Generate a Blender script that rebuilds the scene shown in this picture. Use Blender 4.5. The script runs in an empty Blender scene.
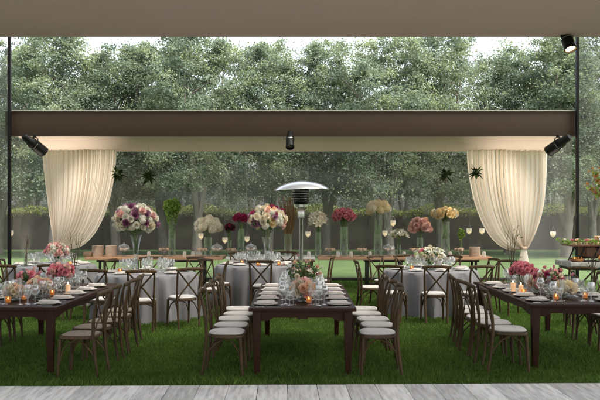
import bpy, bmesh, math, random
import numpy as np
from mathutils import Vector, Matrix
random.seed(11); rng = np.random.default_rng(11)
R = math.radians
sc = bpy.context.scene
COL = sc.collection

# ------------------------------------------------------------------ camera
F, CX, HZ, EYE = 760.0, 300.0, 212.0, 1.75          # focal px, centre column, horizon row, eye height (600x400 frame)
cam = bpy.data.cameras.new('camera'); camo = bpy.data.objects.new('camera', cam); COL.objects.link(camo)
cam.sensor_width = 36; cam.lens = F / 600 * 36; cam.shift_y = 12 / 600
cam.clip_start = 0.1; cam.clip_end = 2000
camo.location = (0, 0, EYE); camo.rotation_euler = (R(90), 0, 0)
sc.camera = camo
# ------------------------------------------------------------------ sky and sun
SUN_EL, SUN_AZ = R(60), R(118)                       # high, from the right, veiled by cloud
w = bpy.data.worlds.new('World'); sc.world = w; w.use_nodes = True
nt = w.node_tree; nt.nodes.clear()
sky = nt.nodes.new('ShaderNodeTexSky'); sky.sky_type = 'NISHITA'; sky.sun_disc = False
sky.sun_elevation = SUN_EL; sky.sun_rotation = SUN_AZ; sky.air_density = 0.8; sky.dust_density = 5.0; sky.ozone_density = 0.6
hs = nt.nodes.new('ShaderNodeHueSaturation'); hs.inputs['Saturation'].default_value = 0.45
bg = nt.nodes.new('ShaderNodeBackground'); bg.inputs[1].default_value = 0.15
out = nt.nodes.new('ShaderNodeOutputWorld')
nt.links.new(sky.outputs[0], hs.inputs['Color']); nt.links.new(hs.outputs[0], bg.inputs[0]); nt.links.new(bg.outputs[0], out.inputs[0])
sl = bpy.data.lights.new('sun', 'SUN'); sl.energy = 1.5; sl.angle = R(20); sl.color = (1, .95, .86)
so = bpy.data.objects.new('sun', sl); COL.objects.link(so)
d = Vector((math.sin(SUN_AZ) * math.cos(SUN_EL), math.cos(SUN_AZ) * math.cos(SUN_EL), math.sin(SUN_EL)))
so.rotation_euler = (-d).to_track_quat('-Z', 'Y').to_euler(); so.location = d * 60
sc.view_settings.view_transform = 'Standard'; sc.view_settings.look = 'None'
sc.view_settings.exposure = 2.55; sc.view_settings.gamma = 1.0; sc.view_settings.use_curve_mapping = False
cy = sc.cycles
cy.max_bounces = 10; cy.diffuse_bounces = 5; cy.glossy_bounces = 4; cy.transmission_bounces = 6; cy.transparent_max_bounces = 40
cy.caustics_reflective = False; cy.caustics_refractive = False; cy.use_denoising = True; cy.sample_clamp_indirect = 8

# ------------------------------------------------------------------ helpers
def X(px, D): return (px - CX) / F * D
def Z(py, D): return EYE - (py - HZ) / F * D

class MB:
    def __init__(s): s.bm = bmesh.new(); s.mi = 0
    def _new(s, n0):
        s.bm.faces.ensure_lookup_table()
        for f in s.bm.faces[n0:]: f.material_index = s.mi
    def box(s, c, size, bev=0.0, rot=None, taper=None):
        n0 = len(s.bm.faces)
        r = bmesh.ops.create_cube(s.bm, size=1.0); vs = r['verts']
        for v in vs:
            v.co = Vector((v.co.x * size[0], v.co.y * size[1], v.co.z * size[2]))
            if taper and v.co.z < 0: v.co.x *= taper; v.co.y *= taper
            if rot: v.co = rot @ v.co
            v.co += Vector(c)
        if bev:
            es = list({e for v in vs for e in v.link_edges})
            bmesh.ops.bevel(s.bm, geom=es, offset=bev, segments=2, affect='EDGES', profile=.6)
        s._new(n0); return s
    def tube(s, pts, rad, n=8, cap=True, flat=1.0, up=None):
        n0 = len(s.bm.faces)
        pts = [Vector(p) for p in pts]
        if not isinstance(rad, (list, tuple)): rad = [rad] * len(pts)
        rings = []; prev = None
        for i, p in enumerate(pts):
            t = (pts[min(i + 1, len(pts) - 1)] - pts[max(i - 1, 0)]).normalized()
            if prev is None:
                a = Vector(up) if up else (Vector((0, 0, 1)) if abs(t.z) < .9 else Vector((1, 0, 0)))
            else: a = prev
            a = (a - t * a.dot(t)).normalized(); b = t.cross(a); prev = a
            rings.append([s.bm.verts.new(p + a * math.cos(2 * math.pi * k / n) * rad[i] * flat + b * math.sin(2 * math.pi * k / n) * rad[i]) for k in range(n)])
        for i in range(len(rings) - 1):
            for k in range(n):
                s.bm.faces.new((rings[i][k], rings[i][(k + 1) % n], rings[i + 1][(k + 1) % n], rings[i + 1][k]))
        if cap:
            s.bm.faces.new(rings[0][::-1]); s.bm.faces.new(rings[-1])
        s._new(n0); return s
    def lathe(s, prof, n=20, c=(0, 0, 0), M=None):
        n0 = len(s.bm.faces); rings = []
        def P(x, y, z):
            v = Vector((x, y, z)); v = M @ v if M else v
            return v + Vector(c)
        for r, z in prof:
            if r < 1e-5: rings.append([s.bm.verts.new(P(0, 0, z))])
            else: rings.append([s.bm.verts.new(P(r * math.cos(2 * math.pi * k / n), r * math.sin(2 * math.pi * k / n), z)) for k in range(n)])
        for a, b in zip(rings, rings[1:]):
            for k in range(n):
                k2 = (k + 1) % n
                if len(a) == 1 and len(b) == 1: continue
                if len(a) == 1: s.bm.faces.new((a[0], b[k2], b[k]))
                elif len(b) == 1: s.bm.faces.new((a[k], a[k2], b[0]))
                else: s.bm.faces.new((a[k], a[k2], b[k2], b[k]))
        s._new(n0); return s
    def sheet(s, fn, nu, nv):
        n0 = len(s.bm.faces)
        g = [[s.bm.verts.new(fn(i / nu, j / nv)) for j in range(nv + 1)] for i in range(nu + 1)]
        for i in range(nu):
            for j in range(nv): s.bm.faces.new((g[i][j], g[i + 1][j], g[i + 1][j + 1], g[i][j + 1]))
        s._new(n0); return s
    def poly(s, pts):
        n0 = len(s.bm.faces); s.bm.faces.new([s.bm.verts.new(p) for p in pts]); s._new(n0); return s
    def prism(s, pts, axis, t):
        """extrude a polygon (3-D points) along the vector axis*t, centred"""
        n0 = len(s.bm.faces); ax = Vector(axis) * t / 2
        a = [s.bm.verts.new(Vector(p) - ax) for p in pts]; b = [s.bm.verts.new(Vector(p) + ax) for p in pts]
        s.bm.faces.new(a[::-1]); s.bm.faces.new(b)
        for k in range(len(pts)):
            k2 = (k + 1) % len(pts); s.bm.faces.new((a[k], a[k2], b[k2], b[k]))
        s._new(n0); return s
    def mesh(s, name, mats, angle=40):
        me = bpy.data.meshes.new(name)
        bmesh.ops.recalc_face_normals(s.bm, faces=s.bm.faces)
        for f in s.bm.faces: f.smooth = True
        s.bm.to_mesh(me); s.bm.free()
        for m in (mats if isinstance(mats, (list, tuple)) else [mats]): me.materials.append(m)
        me.set_sharp_from_angle(angle=R(angle))
        return me

def npmesh(name, verts, faces, mats, smooth=False):
    """verts (N,3), faces (M,k) numpy"""
    me = bpy.data.meshes.new(name); k = faces.shape[1]
    me.vertices.add(len(verts)); me.vertices.foreach_set('co', np.ascontiguousarray(verts, dtype=np.float32).ravel())
    me.loops.add(faces.size); me.loops.foreach_set('vertex_index', np.ascontiguousarray(faces, dtype=np.int32).ravel())
    me.polygons.add(len(faces)); me.polygons.foreach_set('loop_start', np.arange(0, faces.size, k, dtype=np.int32))
    try: me.polygons.foreach_set('loop_total', np.full(len(faces), k, dtype=np.int32))
    except Exception: pass
    me.polygons.foreach_set('use_smooth', np.full(len(faces), smooth))
    for m in (mats if isinstance(mats, (list, tuple)) else [mats]): me.materials.append(m)
    me.update(); me.validate(); return me

def part(name, me, parent=None, loc=(0, 0, 0), rot=(0, 0, 0), scale=(1, 1, 1)):
    o = bpy.data.objects.new(name, me); COL.objects.link(o)
    o.parent = parent; o.location = loc; o.rotation_euler = rot; o.scale = scale
    return o
def tag(o, label, cat, group=None):
    o['label'] = label; o['category'] = cat
    if group: o['group'] = group
    return o
def thing(name, label, cat, loc=(0, 0, 0), rz=0.0, group=None, rot=None):
    o = bpy.data.objects.new(name, None); COL.objects.link(o); o.empty_display_size = .1
    o.location = loc; o.rotation_euler = rot if rot else (0, 0, rz)
    return tag(o, label, cat, group)
def struct(name, me):
    o = part(name, me); o['kind'] = 'structure'; return o
def copy_tree(o, parent=None):
    c = o.copy(); COL.objects.link(c)
    if parent: c.parent = parent
    for ch in list(o.children): copy_tree(ch, c)
    return c

# ------------------------------------------------------------------ materials
def mat(name, col, rough=.6, metal=0.0, var=0.0, scale=8.0, stretch=(1, 1, 1), bump=0.0, spec=.5, emit=None, estr=0.0, sheen=0.0, island=0.0, rnd=0.0):
    m = bpy.data.materials.new(name); m.use_nodes = True; n = m.node_tree; b = n.nodes['Principled BSDF']
    b.inputs['Base Color'].default_value = (*col, 1); b.inputs['Roughness'].default_value = rough; b.inputs['Metallic'].default_value = metal
    b.inputs['Specular IOR Level'].default_value = spec
    if sheen: b.inputs['Sheen Weight'].default_value = sheen
    if emit: b.inputs['Emission Color'].default_value = (*emit, 1); b.inputs['Emission Strength'].default_value = estr
    last = None
    if var or bump:
        tc = n.nodes.new('ShaderNodeTexCoord'); mp = n.nodes.new('ShaderNodeMapping'); mp.inputs['Scale'].default_value = stretch
        nz = n.nodes.new('ShaderNodeTexNoise'); nz.inputs['Scale'].default_value = scale; nz.inputs['Detail'].default_value = 6; nz.inputs['Roughness'].default_value = .6
        n.links.new(tc.outputs['Object'], mp.inputs[0]); n.links.new(mp.outputs[0], nz.inputs[0])
        if var:
            mr = n.nodes.new('ShaderNodeMapRange'); mr.inputs[1].default_value = .25; mr.inputs[2].default_value = .75
            mr.inputs[3].default_value = 1 - var; mr.inputs[4].default_value = 1 + var
            n.links.new(nz.outputs[0], mr.inputs[0]); last = mr.outputs[0]
        if bump:
            bp = n.nodes.new('ShaderNodeBump'); bp.inputs['Strength'].default_value = bump; bp.inputs['Distance'].default_value = .01
            n.links.new(nz.outputs[0], bp.inputs['Height']); n.links.new(bp.outputs[0], b.inputs['Normal'])
    def mul(a, bsock):
        mm = n.nodes.new('ShaderNodeMath'); mm.operation = 'MULTIPLY'; n.links.new(a, mm.inputs[0]); n.links.new(bsock, mm.inputs[1]); return mm.outputs[0]
    if island:
        g = n.nodes.new('ShaderNodeNewGeometry'); mr = n.nodes.new('ShaderNodeMapRange'); mr.inputs[3].default_value = 1 - island; mr.inputs[4].default_value = 1 + island
        n.links.new(g.outputs['Random Per Island'], mr.inputs[0]); last = mul(last, mr.outputs[0]) if last else mr.outputs[0]
    if rnd:
        g = n.nodes.new('ShaderNodeObjectInfo'); mr = n.nodes.new('ShaderNodeMapRange'); mr.inputs[3].default_value = 1 - rnd; mr.inputs[4].default_value = 1 + rnd
        n.links.new(g.outputs['Random'], mr.inputs[0]); last = mul(last, mr.outputs[0]) if last else mr.outputs[0]
    if last:
        vm = n.nodes.new('ShaderNodeVectorMath'); vm.operation = 'SCALE'; vm.inputs[0].default_value = col
        n.links.new(last, vm.inputs['Scale']); n.links.new(vm.outputs[0], b.inputs['Base Color'])
    return m

def add_translucent(m, col, fac):
    """mix a translucent lobe (leaf, petal, cloth) into a material"""
    n = m.node_tree; b = n.nodes['Principled BSDF']; o = n.nodes['Material Output']
    t = n.nodes.new('ShaderNodeBsdfTranslucent'); t.inputs[0].default_value = (*col, 1)
    mx = n.nodes.new('ShaderNodeMixShader'); mx.inputs[0].default_value = fac
    n.links.new(b.outputs[0], mx.inputs[1]); n.links.new(t.outputs[0], mx.inputs[2]); n.links.new(mx.outputs[0], o.inputs[0])
    return m

def glass_mat(name, tint, gloss=.06, rough=.02, milk=0.0, milkcol=(.6, .6, .58), edge=.75):
    m = bpy.data.materials.new(name); m.use_nodes = True; n = m.node_tree; n.nodes.clear()
    o = n.nodes.new('ShaderNodeOutputMaterial')
    t = n.nodes.new('ShaderNodeBsdfTransparent'); t.inputs[0].default_value = (*tint, 1)
    g = n.nodes.new('ShaderNodeBsdfGlossy'); g.inputs['Roughness'].default_value = rough
    lw = n.nodes.new('ShaderNodeLayerWeight'); lw.inputs[0].default_value = .5
    mr = n.nodes.new('ShaderNodeMapRange'); mr.inputs[3].default_value = gloss; mr.inputs[4].default_value = edge
    pw = n.nodes.new('ShaderNodeMath'); pw.operation = 'POWER'; pw.inputs[1].default_value = 2
    n.links.new(lw.outputs['Facing'], pw.inputs[0]); n.links.new(pw.outputs[0], mr.inputs[0])
    mx = n.nodes.new('ShaderNodeMixShader'); n.links.new(mr.outputs[0], mx.inputs[0]); n.links.new(t.outputs[0], mx.inputs[1]); n.links.new(g.outputs[0], mx.inputs[2])
    last = mx
    if milk:
        df = n.nodes.new('ShaderNodeBsdfDiffuse'); df.inputs[0].default_value = (*milkcol, 1)
        tr = n.nodes.new('ShaderNodeBsdfTranslucent'); tr.inputs[0].default_value = (*milkcol, 1)
        m2 = n.nodes.new('ShaderNodeMixShader'); m2.inputs[0].default_value = .6
        n.links.new(df.outputs[0], m2.inputs[1]); n.links.new(tr.outputs[0], m2.inputs[2])
        m3 = n.nodes.new('ShaderNodeMixShader'); m3.inputs[0].default_value = milk
        tc = n.nodes.new('ShaderNodeTexCoord'); nz = n.nodes.new('ShaderNodeTexNoise'); nz.inputs['Scale'].default_value = .8; nz.inputs['Detail'].default_value = 4
        mrr = n.nodes.new('ShaderNodeMapRange'); mrr.inputs[3].default_value = milk * .7; mrr.inputs[4].default_value = milk * 1.3
        n.links.new(tc.outputs['Object'], nz.inputs[0]); n.links.new(nz.outputs[0], mrr.inputs[0]); n.links.new(mrr.outputs[0], m3.inputs[0])
        n.links.new(mx.outputs[0], m3.inputs[1]); n.links.new(m2.outputs[0], m3.inputs[2]); last = m3
    n.links.new(last.outputs[0], o.inputs[0]); return m

M_ground = mat('lawn_soil', (.034, .062, .015), .95, var=.45, scale=3.0, spec=.1)
M_grass = add_translucent(mat('grass_blade', (.105, .172, .030), .6, var=.42, scale=.9, island=.55, spec=.3), (.13, .24, .035), .35)
M_deck = mat('grey_deck_wood', (.78, .77, .76), .6, var=.42, scale=5, stretch=(5, .55, 1), bump=.25, island=.22, spec=.3)
M_darkwood = mat('dark_red_wood', (.034, .0135, .007), .5, spec=.13, var=.45, scale=9, stretch=(4, .5, 4), bump=.06)
M_chair = mat('weathered_brown_wood', (.066, .040, .017), .5, spec=.25, var=.45, scale=14, stretch=(3, 3, .6), bump=.08, rnd=.18)
M_rush = mat('woven_seat', (.30, .245, .19), .8, var=.35, scale=60, bump=.2)
M_cushion = mat('pale_cushion_fabric', (.60, .57, .54), .9, var=.08, scale=30, sheen=.2)
M_cloth = mat('grey_linen', (.18, .175, .185), .85, var=.06, scale=4, sheen=.2)
M_plate = mat('white_china', (.75, .73, .70), .2)
M_napkin = mat('napkin_linen', (.66, .61, .58), .9, var=.12, scale=20)
M_steel = mat('polished_steel', (.6, .6, .58), .22, metal=1.0)
M_silver = mat('silver_cutlery', (.55, .55, .53), .25, metal=1.0)
M_black = mat('black_metal', (.006, .006, .006), .5, spec=.25)
M_blackg = mat('black_frame', (.015, .014, .013), .4)
M_lightwood = mat('pale_wood_top', (.50, .29, .17), .5, var=.25, scale=6, stretch=(.5, 4, 4))
M_fascia = mat('brown_fascia', (.060, .032, .018), .6, var=.12, scale=2, stretch=(.3, 1, 1))
M_sun_edge = mat('painted_sunlit_edge', (.55, .52, .46), .6)  # sunlight on the fascia's top edge, put into a pale colour
M_ceil = add_translucent(mat('beige_ceiling_fabric', (.70, .60, .50), .85, var=.06, scale=1.2), (.70, .60, .48), .35)
M_slab = add_translucent(mat('rear_roof_membrane', (.8, .8, .77), .7), (.40, .39, .37), .6)
M_canopy = mat('taupe_canopy_fabric', (.66, .49, .43), .85, var=.05, scale=.7)
M_roof = glass_mat('clear_roof_vinyl', (.58, .58, .56), .03, .08, milk=.2, milkcol=(.4, .4, .38))
M_curtain = add_translucent(mat('cream_curtain', (.86, .80, .73), .9, var=.04, scale=3), (.92, .86, .78), .55)
M_wall = mat('brown_garden_wall', (.060, .047, .037), .9, var=.18, scale=1.5)
M_bark = mat('pale_bark', (.15, .13, .11), .85, var=.4, scale=7, stretch=(2, 2, .5), bump=.4)
M_leaf = [add_translucent(mat('tree_leaf', c, .55, island=.4, spec=.35), t, .38) for c, t in
          (((.125, .162, .112), (.20, .25, .13)), ((.165, .195, .118), (.24, .30, .14)), ((.100, .138, .104), (.16, .21, .12)))]
M_ivy = add_translucent(mat('ivy_leaf', (.16, .17, .06), .5, island=.4), (.3, .38, .06), .35)
M_stem = mat('green_stem', (.10, .15, .035), .6, island=.3)
M_foliage = add_translucent(mat('bouquet_leaf', (.05, .11, .03), .5, island=.4), (.1, .2, .04), .25)
M_fol2 = add_translucent(mat('lime_leaf', (.14, .24, .03), .5, island=.4), (.25, .4, .04), .3)
M_air = mat('dark_spiky_leaf', (.040, .066, .022), .8, island=.4, spec=.1)
M_dry = mat('dried_grass', (.20, .12, .05), .8, island=.4)
M_twig = mat('bare_twig', (.07, .045, .02), .8)
M_glass = glass_mat('clear_glass', (.93, .94, .93), .12, milk=.09, milkcol=(.95, .95, .95))
M_vase = glass_mat('vase_glass', (.88, .90, .88), .10, milk=.03, milkcol=(.85, .88, .86))
M_vinyl = glass_mat('clear_vinyl', (.53, .54, .52), .035, .06, milk=.045, milkcol=(.60, .59, .56), edge=.2)
M_vinylside = glass_mat('clear_vinyl_side', (.72, .73, .71), .03, .08, milk=.08, milkcol=(.6, .6, .57), edge=.12)
M_votive = glass_mat('votive_glass', (.95, .93, .85), .12, milk=.6, milkcol=(.92, .90, .84))
M_amber = glass_mat('amber_glass', (.95, .72, .48), .08, milk=.22, milkcol=(.7, .48, .3))
M_wax = mat('candle_wax', (.75, .52, .34), .6, emit=(1, .5, .2), estr=.06)
M_flame = mat('candle_flame', (1, .6, .2), .6, emit=(1, .68, .36), estr=2.2)
M_lens = mat('lit_lamp_lens', (1, .7, .4), .5, emit=(1, .62, .28), estr=2.2)
M_stone = mat('pale_grey_stone', (.42, .41, .38), .5, var=.5, scale=14)
M_bread = mat('golden_bread', (.48, .22, .06), .7, var=.4, scale=25, bump=.2)
M_traywood = mat('red_brown_tray', (.15, .055, .025), .45, var=.3, scale=10)
M_tan = mat('tan_plate', (.66, .52, .40), .5, var=.08)
M_cream = mat('cream_dessert', (.42, .30, .20), .6, rnd=.5)
PET = {}
def petal(name, c):
    if name not in PET: PET[name] = add_translucent(mat('petal_' + name, c, .65, island=.16, rnd=.16, spec=.25), tuple(min(1, x * 1.1) for x in c), .22)
    return PET[name]
COLS = dict(white=(.74, .72, .62), cream=(.82, .75, .60), peach=(.84, .60, .44), pink=(.72, .29, .34), magenta=(.40, .04, .13), purple=(.25, .085, .165),
            red=(.48, .04, .05), gold=(.88, .74, .46), blush=(.78, .52, .47), lilac=(.42, .22, .32), palegreen=(.45, .52, .25), dark=(.10, .02, .03))

# ------------------------------------------------------------------ structure: ground, deck
gm = MB(); gm.sheet(lambda u, v: ((u - .5) * 600, -60 + v * 500, 0), 60, 50)
struct('lawn', gm.mesh('lawn', M_ground))
gl = MB(); gl.sheet(lambda u, v: ((u - .5) * 120, 19.4 + 15.5 * v, .006), 40, 10)
struct('garden_lawn', gl.mesh('garden_lawn', mat('bright_lawn', (.075, .112, .045), .9, var=.3, scale=1.2, bump=.3, spec=.1)))
def lawn_grass():
    N = 330000
    y = 7.2 + (19.1 - 7.2) * rng.random(N * 2) ** 1.35
    x = (rng.random(N * 2) - .5) * 2 * (0.42 * y + .4)
    keep = (rng.random(N * 2) < (y / 19.0) ** .2) & (y > 7.45 + x * math.tan(R(1.3)))
    x, y = x[keep][:N], y[keep][:N]; n = len(x)
    clump = .5 + .5 * np.sin(x * 3.1 + np.sin(y * 2.3) * 2) * np.sin(y * 3.7 + np.sin(x * 1.9) * 2)
    h = (.022 + .034 * rng.random(n)) * (.75 + .5 * clump) * np.where((y < 7.68) & (rng.random(n) < .35), 2.0, 1.0); wd = (.0028 + .0028 * rng.random(n)) * (y / 9) ** .7
    a = rng.random(n) * 2 * np.pi; lean = h * (.15 + .75 * rng.random(n)); la = rng.random(n) * 2 * np.pi
    p = np.stack([x, y, np.zeros(n)], 1); wv = np.stack([np.cos(a) * wd, np.sin(a) * wd, np.zeros(n)], 1)
    tip = p + np.stack([np.cos(la) * lean, np.sin(la) * lean, h], 1)
    mid = p + np.stack([np.cos(la) * lean * .35, np.sin(la) * lean * .35, h * .6], 1)
    v = np.stack([p - wv, p + wv, mid + wv * .8, tip, mid - wv * .8], 1).reshape(-1, 3)
    f = (np.arange(n)[:, None] * 5 + np.arange(5)[None, :])
    return npmesh('grass', v, f, M_grass)
o = part('grass', lawn_grass()); o['kind'] = 'stuff'; tag(o, 'short green lawn grass under the tables up to the clear wall', 'grass')

dm = MB()
bw = .285
for i in range(-19, 20):
    y1 = 0.0; j = 0
    while y1 > -9:
        L = random.uniform(1.7, 2.6) if j else random.uniform(.5, 2.4)
        jit = random.uniform(-.006, .006) if j == 0 else 0
        dm.box((i * bw + .02, y1 - L / 2 + jit, -.02), (bw - .006, L - .004, .04), .0025)
        y1 -= L; j += 1
dk = struct('deck', dm.mesh('deck', M_deck)); dk.location = (0, 7.43, .062); dk.rotation_euler = (0, 0, R(1.3))
part('deck_edge', MB().box((0, -.03, -.055), (11.2, .03, .036), .002).mesh('deck_edge', M_blackg), dk)

# ------------------------------------------------------------------ structure of the tent: canopies, posts, clear walls
t = thing('near_canopy', 'smooth taupe canopy overhead along the top of the photo', 'canopy', (0, 0, 0))
NC, NZ = 8.2, EYE + (212 - 37) / F * 8.2
me = MB(); me.sheet(lambda u, v: ((u - .5) * 26, -3.2 + (NC + 3.2) * v, NZ + .035 * math.sin(v * math.pi * 6) ** 2 * 0), 4, 30); me.box((0, (NC - 3.2) / 2, NZ + .06), (26, NC + 3.2 - .1, .08))
part('fabric', me.mesh('canopy_fabric', M_canopy), t)
part('edge_hem', MB().tube([(-13, NC, NZ + .012), (13, NC, NZ + .012)], .012, 8).mesh('canopy_hem', M_canopy), t)

part('unseen_light_baffle', MB().box((0, NC - .06, (NZ + 5.66) / 2 + .05), (26, .08, 5.66 - NZ - .1)).mesh('canopy_light_baffle', M_canopy), t)  # unseen panel added to keep front light out of the gap above the canopy
FD = 15.4
t = thing('rear_pavilion_roof', 'low rear roof with dark brown fascia beam and beige underside', 'roof', (0, 0, 0))
fx0, fx1 = X(5, FD), X(579.5, FD); fz0, fz1 = Z(136, FD), Z(111.5, FD)
part('fascia', MB().box(((fx0 + fx1) / 2, FD + .06, (fz0 + fz1) / 2), (fx1 - fx0, .12, fz1 - fz0), .012).mesh('fascia', M_fascia), t)
part('sunlit_edge_strip', MB().box(((fx0 + fx1) / 2, FD + .05, fz1 + .014), (fx1 - fx0 + .02, .16, .024), .004).mesh('sunlit_edge_strip', M_sun_edge), t)  # pale strip standing in for sunlight along the fascia's top
def cs(u, v):
    x = fx0 + .18 + (fx1 - fx0 - .36) * u
    return (x, FD + .13 + 1.45 * v, fz0 + .012 - .20 * v ** 1.3 - .012 * math.sin(u * 9 * math.pi) ** 2 * math.sin(v * math.pi))
part('underside', MB().sheet(cs, 60, 10).mesh('underside', M_ceil), t)
part('roof_slab', MB().box(((fx0 + fx1) / 2, (FD + 19.5) / 2 + .1, fz0 + .24), (fx1 - fx0 - .1, 19.5 - FD - .1, .3)).mesh('roof_slab', M_slab), t)

t = thing('tent_roof', 'clear tent roof high above the dining lawn', 'roof', (0, 0, 0))
part('membrane', MB().box((0, 11.9, 5.62), (22, 7.6, .03)).mesh('membrane', M_roof), t)
for k, (px, txt) in enumerate(((9.5, 'left'), (577.3, 'right'))):
    p = thing('tent_post', f'slim black tent post at the {txt} end of the brown beam', 'post', (X(px, 15.33), 15.33, 0), group='tent posts')
    part('shaft', MB().box((0, 0, 2.8), (.06, .06, 5.6), .006).mesh('post_shaft', M_black), p)
    part('foot_plate', MB().box((0, 0, .006), (.2, .2, .012), .002).mesh('post_foot', M_black), p)

GD = 19.2
t = thing('clear_wall', 'clear vinyl back wall of tall panels behind the dessert tables', 'clear wall', (0, 0, 0))
gx0, gx1 = fx0 + .12, fx1 - .12; npn = 9; pw = (gx1 - gx0) / npn
for k in range(npn):
    xa = gx0 + k * pw
    pm = MB().sheet(lambda u, v: (xa + .0 + pw * u, GD + .012 * math.sin(u * math.pi) * (1 if k % 2 else -1) + .008 * math.sin(v * 7 + k), .03 + (fz0 + .05) * v), 8, 12)
    part('panel', pm.mesh('vinyl_panel', M_vinyl), t)
    if k: part('seam', MB().box((xa, GD - .02, 1.72), (.016, .004, 3.36)).mesh('seam', M_vinylside), t)
part('sill', MB().box(((gx0 + gx1) / 2, GD, .045), (gx1 - gx0, .07, .09), .01).mesh('sill', M_blackg), t)
for sx, txt in ((fx0 + .1, 'left'), (fx1 - .1, 'right')):
    t = thing('clear_side_wall', f'clear vinyl side wall at the {txt} end of the rear pavilion', 'clear wall', (0, 0, 0), group='clear side walls')
    part('panel', MB().sheet(lambda u, v: (sx + .01 * math.sin(u * 9), 15.55 + (GD - 15.6) * u, .03 + (fz0 + .02) * v), 12, 6).mesh('vinyl_side', M_vinylside), t)
    part('sill', MB().box((sx, 17.35, .04), (.06, 3.5, .08), .01).mesh('side_sill', M_blackg), t)
for xa, xb, txt in ((-9.5, X(9.5, 15.33) - .035, 'left'), (X(577.3, 15.33) + .035, 9.5, 'right')):
    t = thing('clear_screen', f'tall hazy vinyl screen outside the {txt} black post', 'clear wall', (0, 0, 0), group='clear screens outside the posts')
    part('panel', MB().sheet(lambda u, v: (xa + (xb - xa) * u, 15.33 + .02 * math.sin(u * 8), .03 + 5.5 * v), 8, 12).mesh('vinyl_screen', M_vinylside), t)
    part('sill', MB().box(((xa + xb) / 2, 15.33, .04), (abs(xb - xa) - .02, .06, .08), .01).mesh('screen_sill', M_blackg), t)

# ------------------------------------------------------------------ garden wall, ivy, trees
def leaf_mesh(name, centers, size, mats, nrm_up=.4, ratio=.5, mi=None):
    n = len(centers)
    d1 = rng.normal(size=(n, 3)); d1 /= np.linalg.norm(d1, axis=1)[:, None]
    nn = rng.normal(size=(n, 3)); nn[:, 2] += nrm_up * 2; nn /= np.linalg.norm(nn, axis=1)[:, None]
    d1 -= nn * (d1 * nn).sum(1)[:, None]; d1 /= np.linalg.norm(d1, axis=1)[:, None] + 1e-6
    d2 = np.cross(nn, d1); s = size * (.5 + 1.0 * rng.random(n) ** 1.4)[:, None]
    c = centers
    v = np.stack([c - d1 * s * .5, c + d2 * s * ratio * .5 + nn * s * .08, c + d1 * s * .5 - nn * s * .06, c - d2 * s * ratio * .5 + nn * s * .08], 1).reshape(-1, 3)
    f = np.arange(n)[:, None] * 4 + np.arange(4)[None, :]
    me = npmesh(name, v, f, mats)
    if mi is not None: me.polygons.foreach_set('material_index', mi.astype(np.int32))
    return me

WD = 35.0
gw = thing('garden_wall', 'low dark brown garden wall across the back of the lawn', 'wall', (0, WD, 0))
part('wall', MB().box((0, .15, .86), (80, .3, 1.72), .02).mesh('garden_wall', M_wall), gw)
n = 26000
c = np.stack([(rng.random(n) - .5) * 60, -.28 + .75 * rng.random(n), np.zeros(n)], 1)
c[:, 2] = 1.50 + (.20 + .48 * rng.random(n)) * (.75 + .3 * np.sin(c[:, 0] * 1.7) * np.sin(c[:, 0] * .63 + 1)) - .12 * rng.random(n)
o = part('ivy_hedge', leaf_mesh('ivy_hedge', c + np.array([0, WD, 0]), .11, M_ivy), None)
tag(o, 'low yellow green hedge growing along the top of the brown wall', 'hedge')

def crown_pts(h, r, z0, nclump, per, seed):
    g = np.random.default_rng(seed); P = []; mi = []
    for k in range(nclump):
        a = g.random() * 6.283; zz = g.random() ** 1.05
        prof = (1.06 - .46 * zz ** 3.5)
        rr = r * prof * (.25 + .75 * g.random() ** .5) * (.85 + .3 * math.sin(a * 3 + seed) * math.sin(zz * 9 + seed))
        if g.random() < .08: rr *= 1.15; zz = min(1.06, zz + .06)
        cc = np.array([math.cos(a) * rr, math.sin(a) * rr, z0 + (h - z0) * zz])
        s = (.13 + .26 * g.random() ** 1.5) * (1.0 - .25 * zz)
        m = int(per * (.6 + .8 * g.random()))
        q = g.normal(size=(m, 3)) * np.array([s, s, s * .62]); q[:, 2] -= np.abs(q[:, 0]) * .15
        P.append(cc + q); mi.append(np.full(m, int(g.integers(0, 3))))
    return np.concatenate(P), np.concatenate(mi)

def make_tree(label, x, y, h, r, z0, seed, nclump=430, per=135, forks=2, group=None, lean=0.0):
    random.seed(seed)
    t = thing('leafy_tree', label, 'tree', (x, y, 0), group=group)
    tm = MB(); base = .16 + .03 * random.random()
    sp = z0 * .55
    tm.tube([(0, 0, -.05), (lean * .1, 0, sp * .5), (lean * .25, 0, sp)], [base * 1.25, base, base * .9], 9)
    for k in range(forks):
        a = random.uniform(-.5, .5) + (k / max(1, forks)) * 6.283; rr = .16 + .2 * random.random()
        pts = [(lean * .25, 0, sp - .08)]; zz = sp; px = lean * .25; py = 0; rad = [base * .72]
        for q in range(5):
            zz += (h * .85 - sp) / 5; px += math.cos(a) * rr * (.55 + .3 * random.random()); py += math.sin(a) * rr * .5
            pts.append((px, py, zz)); rad.append(base * .72 * (1 - (q + 1) / 5.6))
        tm.tube(pts, rad, 7)
        for q in (2, 3, 4):
            b = random.uniform(0, 6.28); p0 = Vector(pts[q]); L = r * .6
            tm.tube([p0, p0 + Vector((math.cos(b) * L * .5, math.sin(b) * L * .5, .5)), p0 + Vector((math.cos(b) * L, math.sin(b) * L, .8))], [.05, .035, .012], 5)
    part('trunk', tm.mesh('trunk', M_bark), t)
    pts, mi = crown_pts(h, r, z0, nclump, per, seed)
    part('crown', leaf_mesh('crown', pts, .10, M_leaf, mi=mi), t)
    return t
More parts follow.
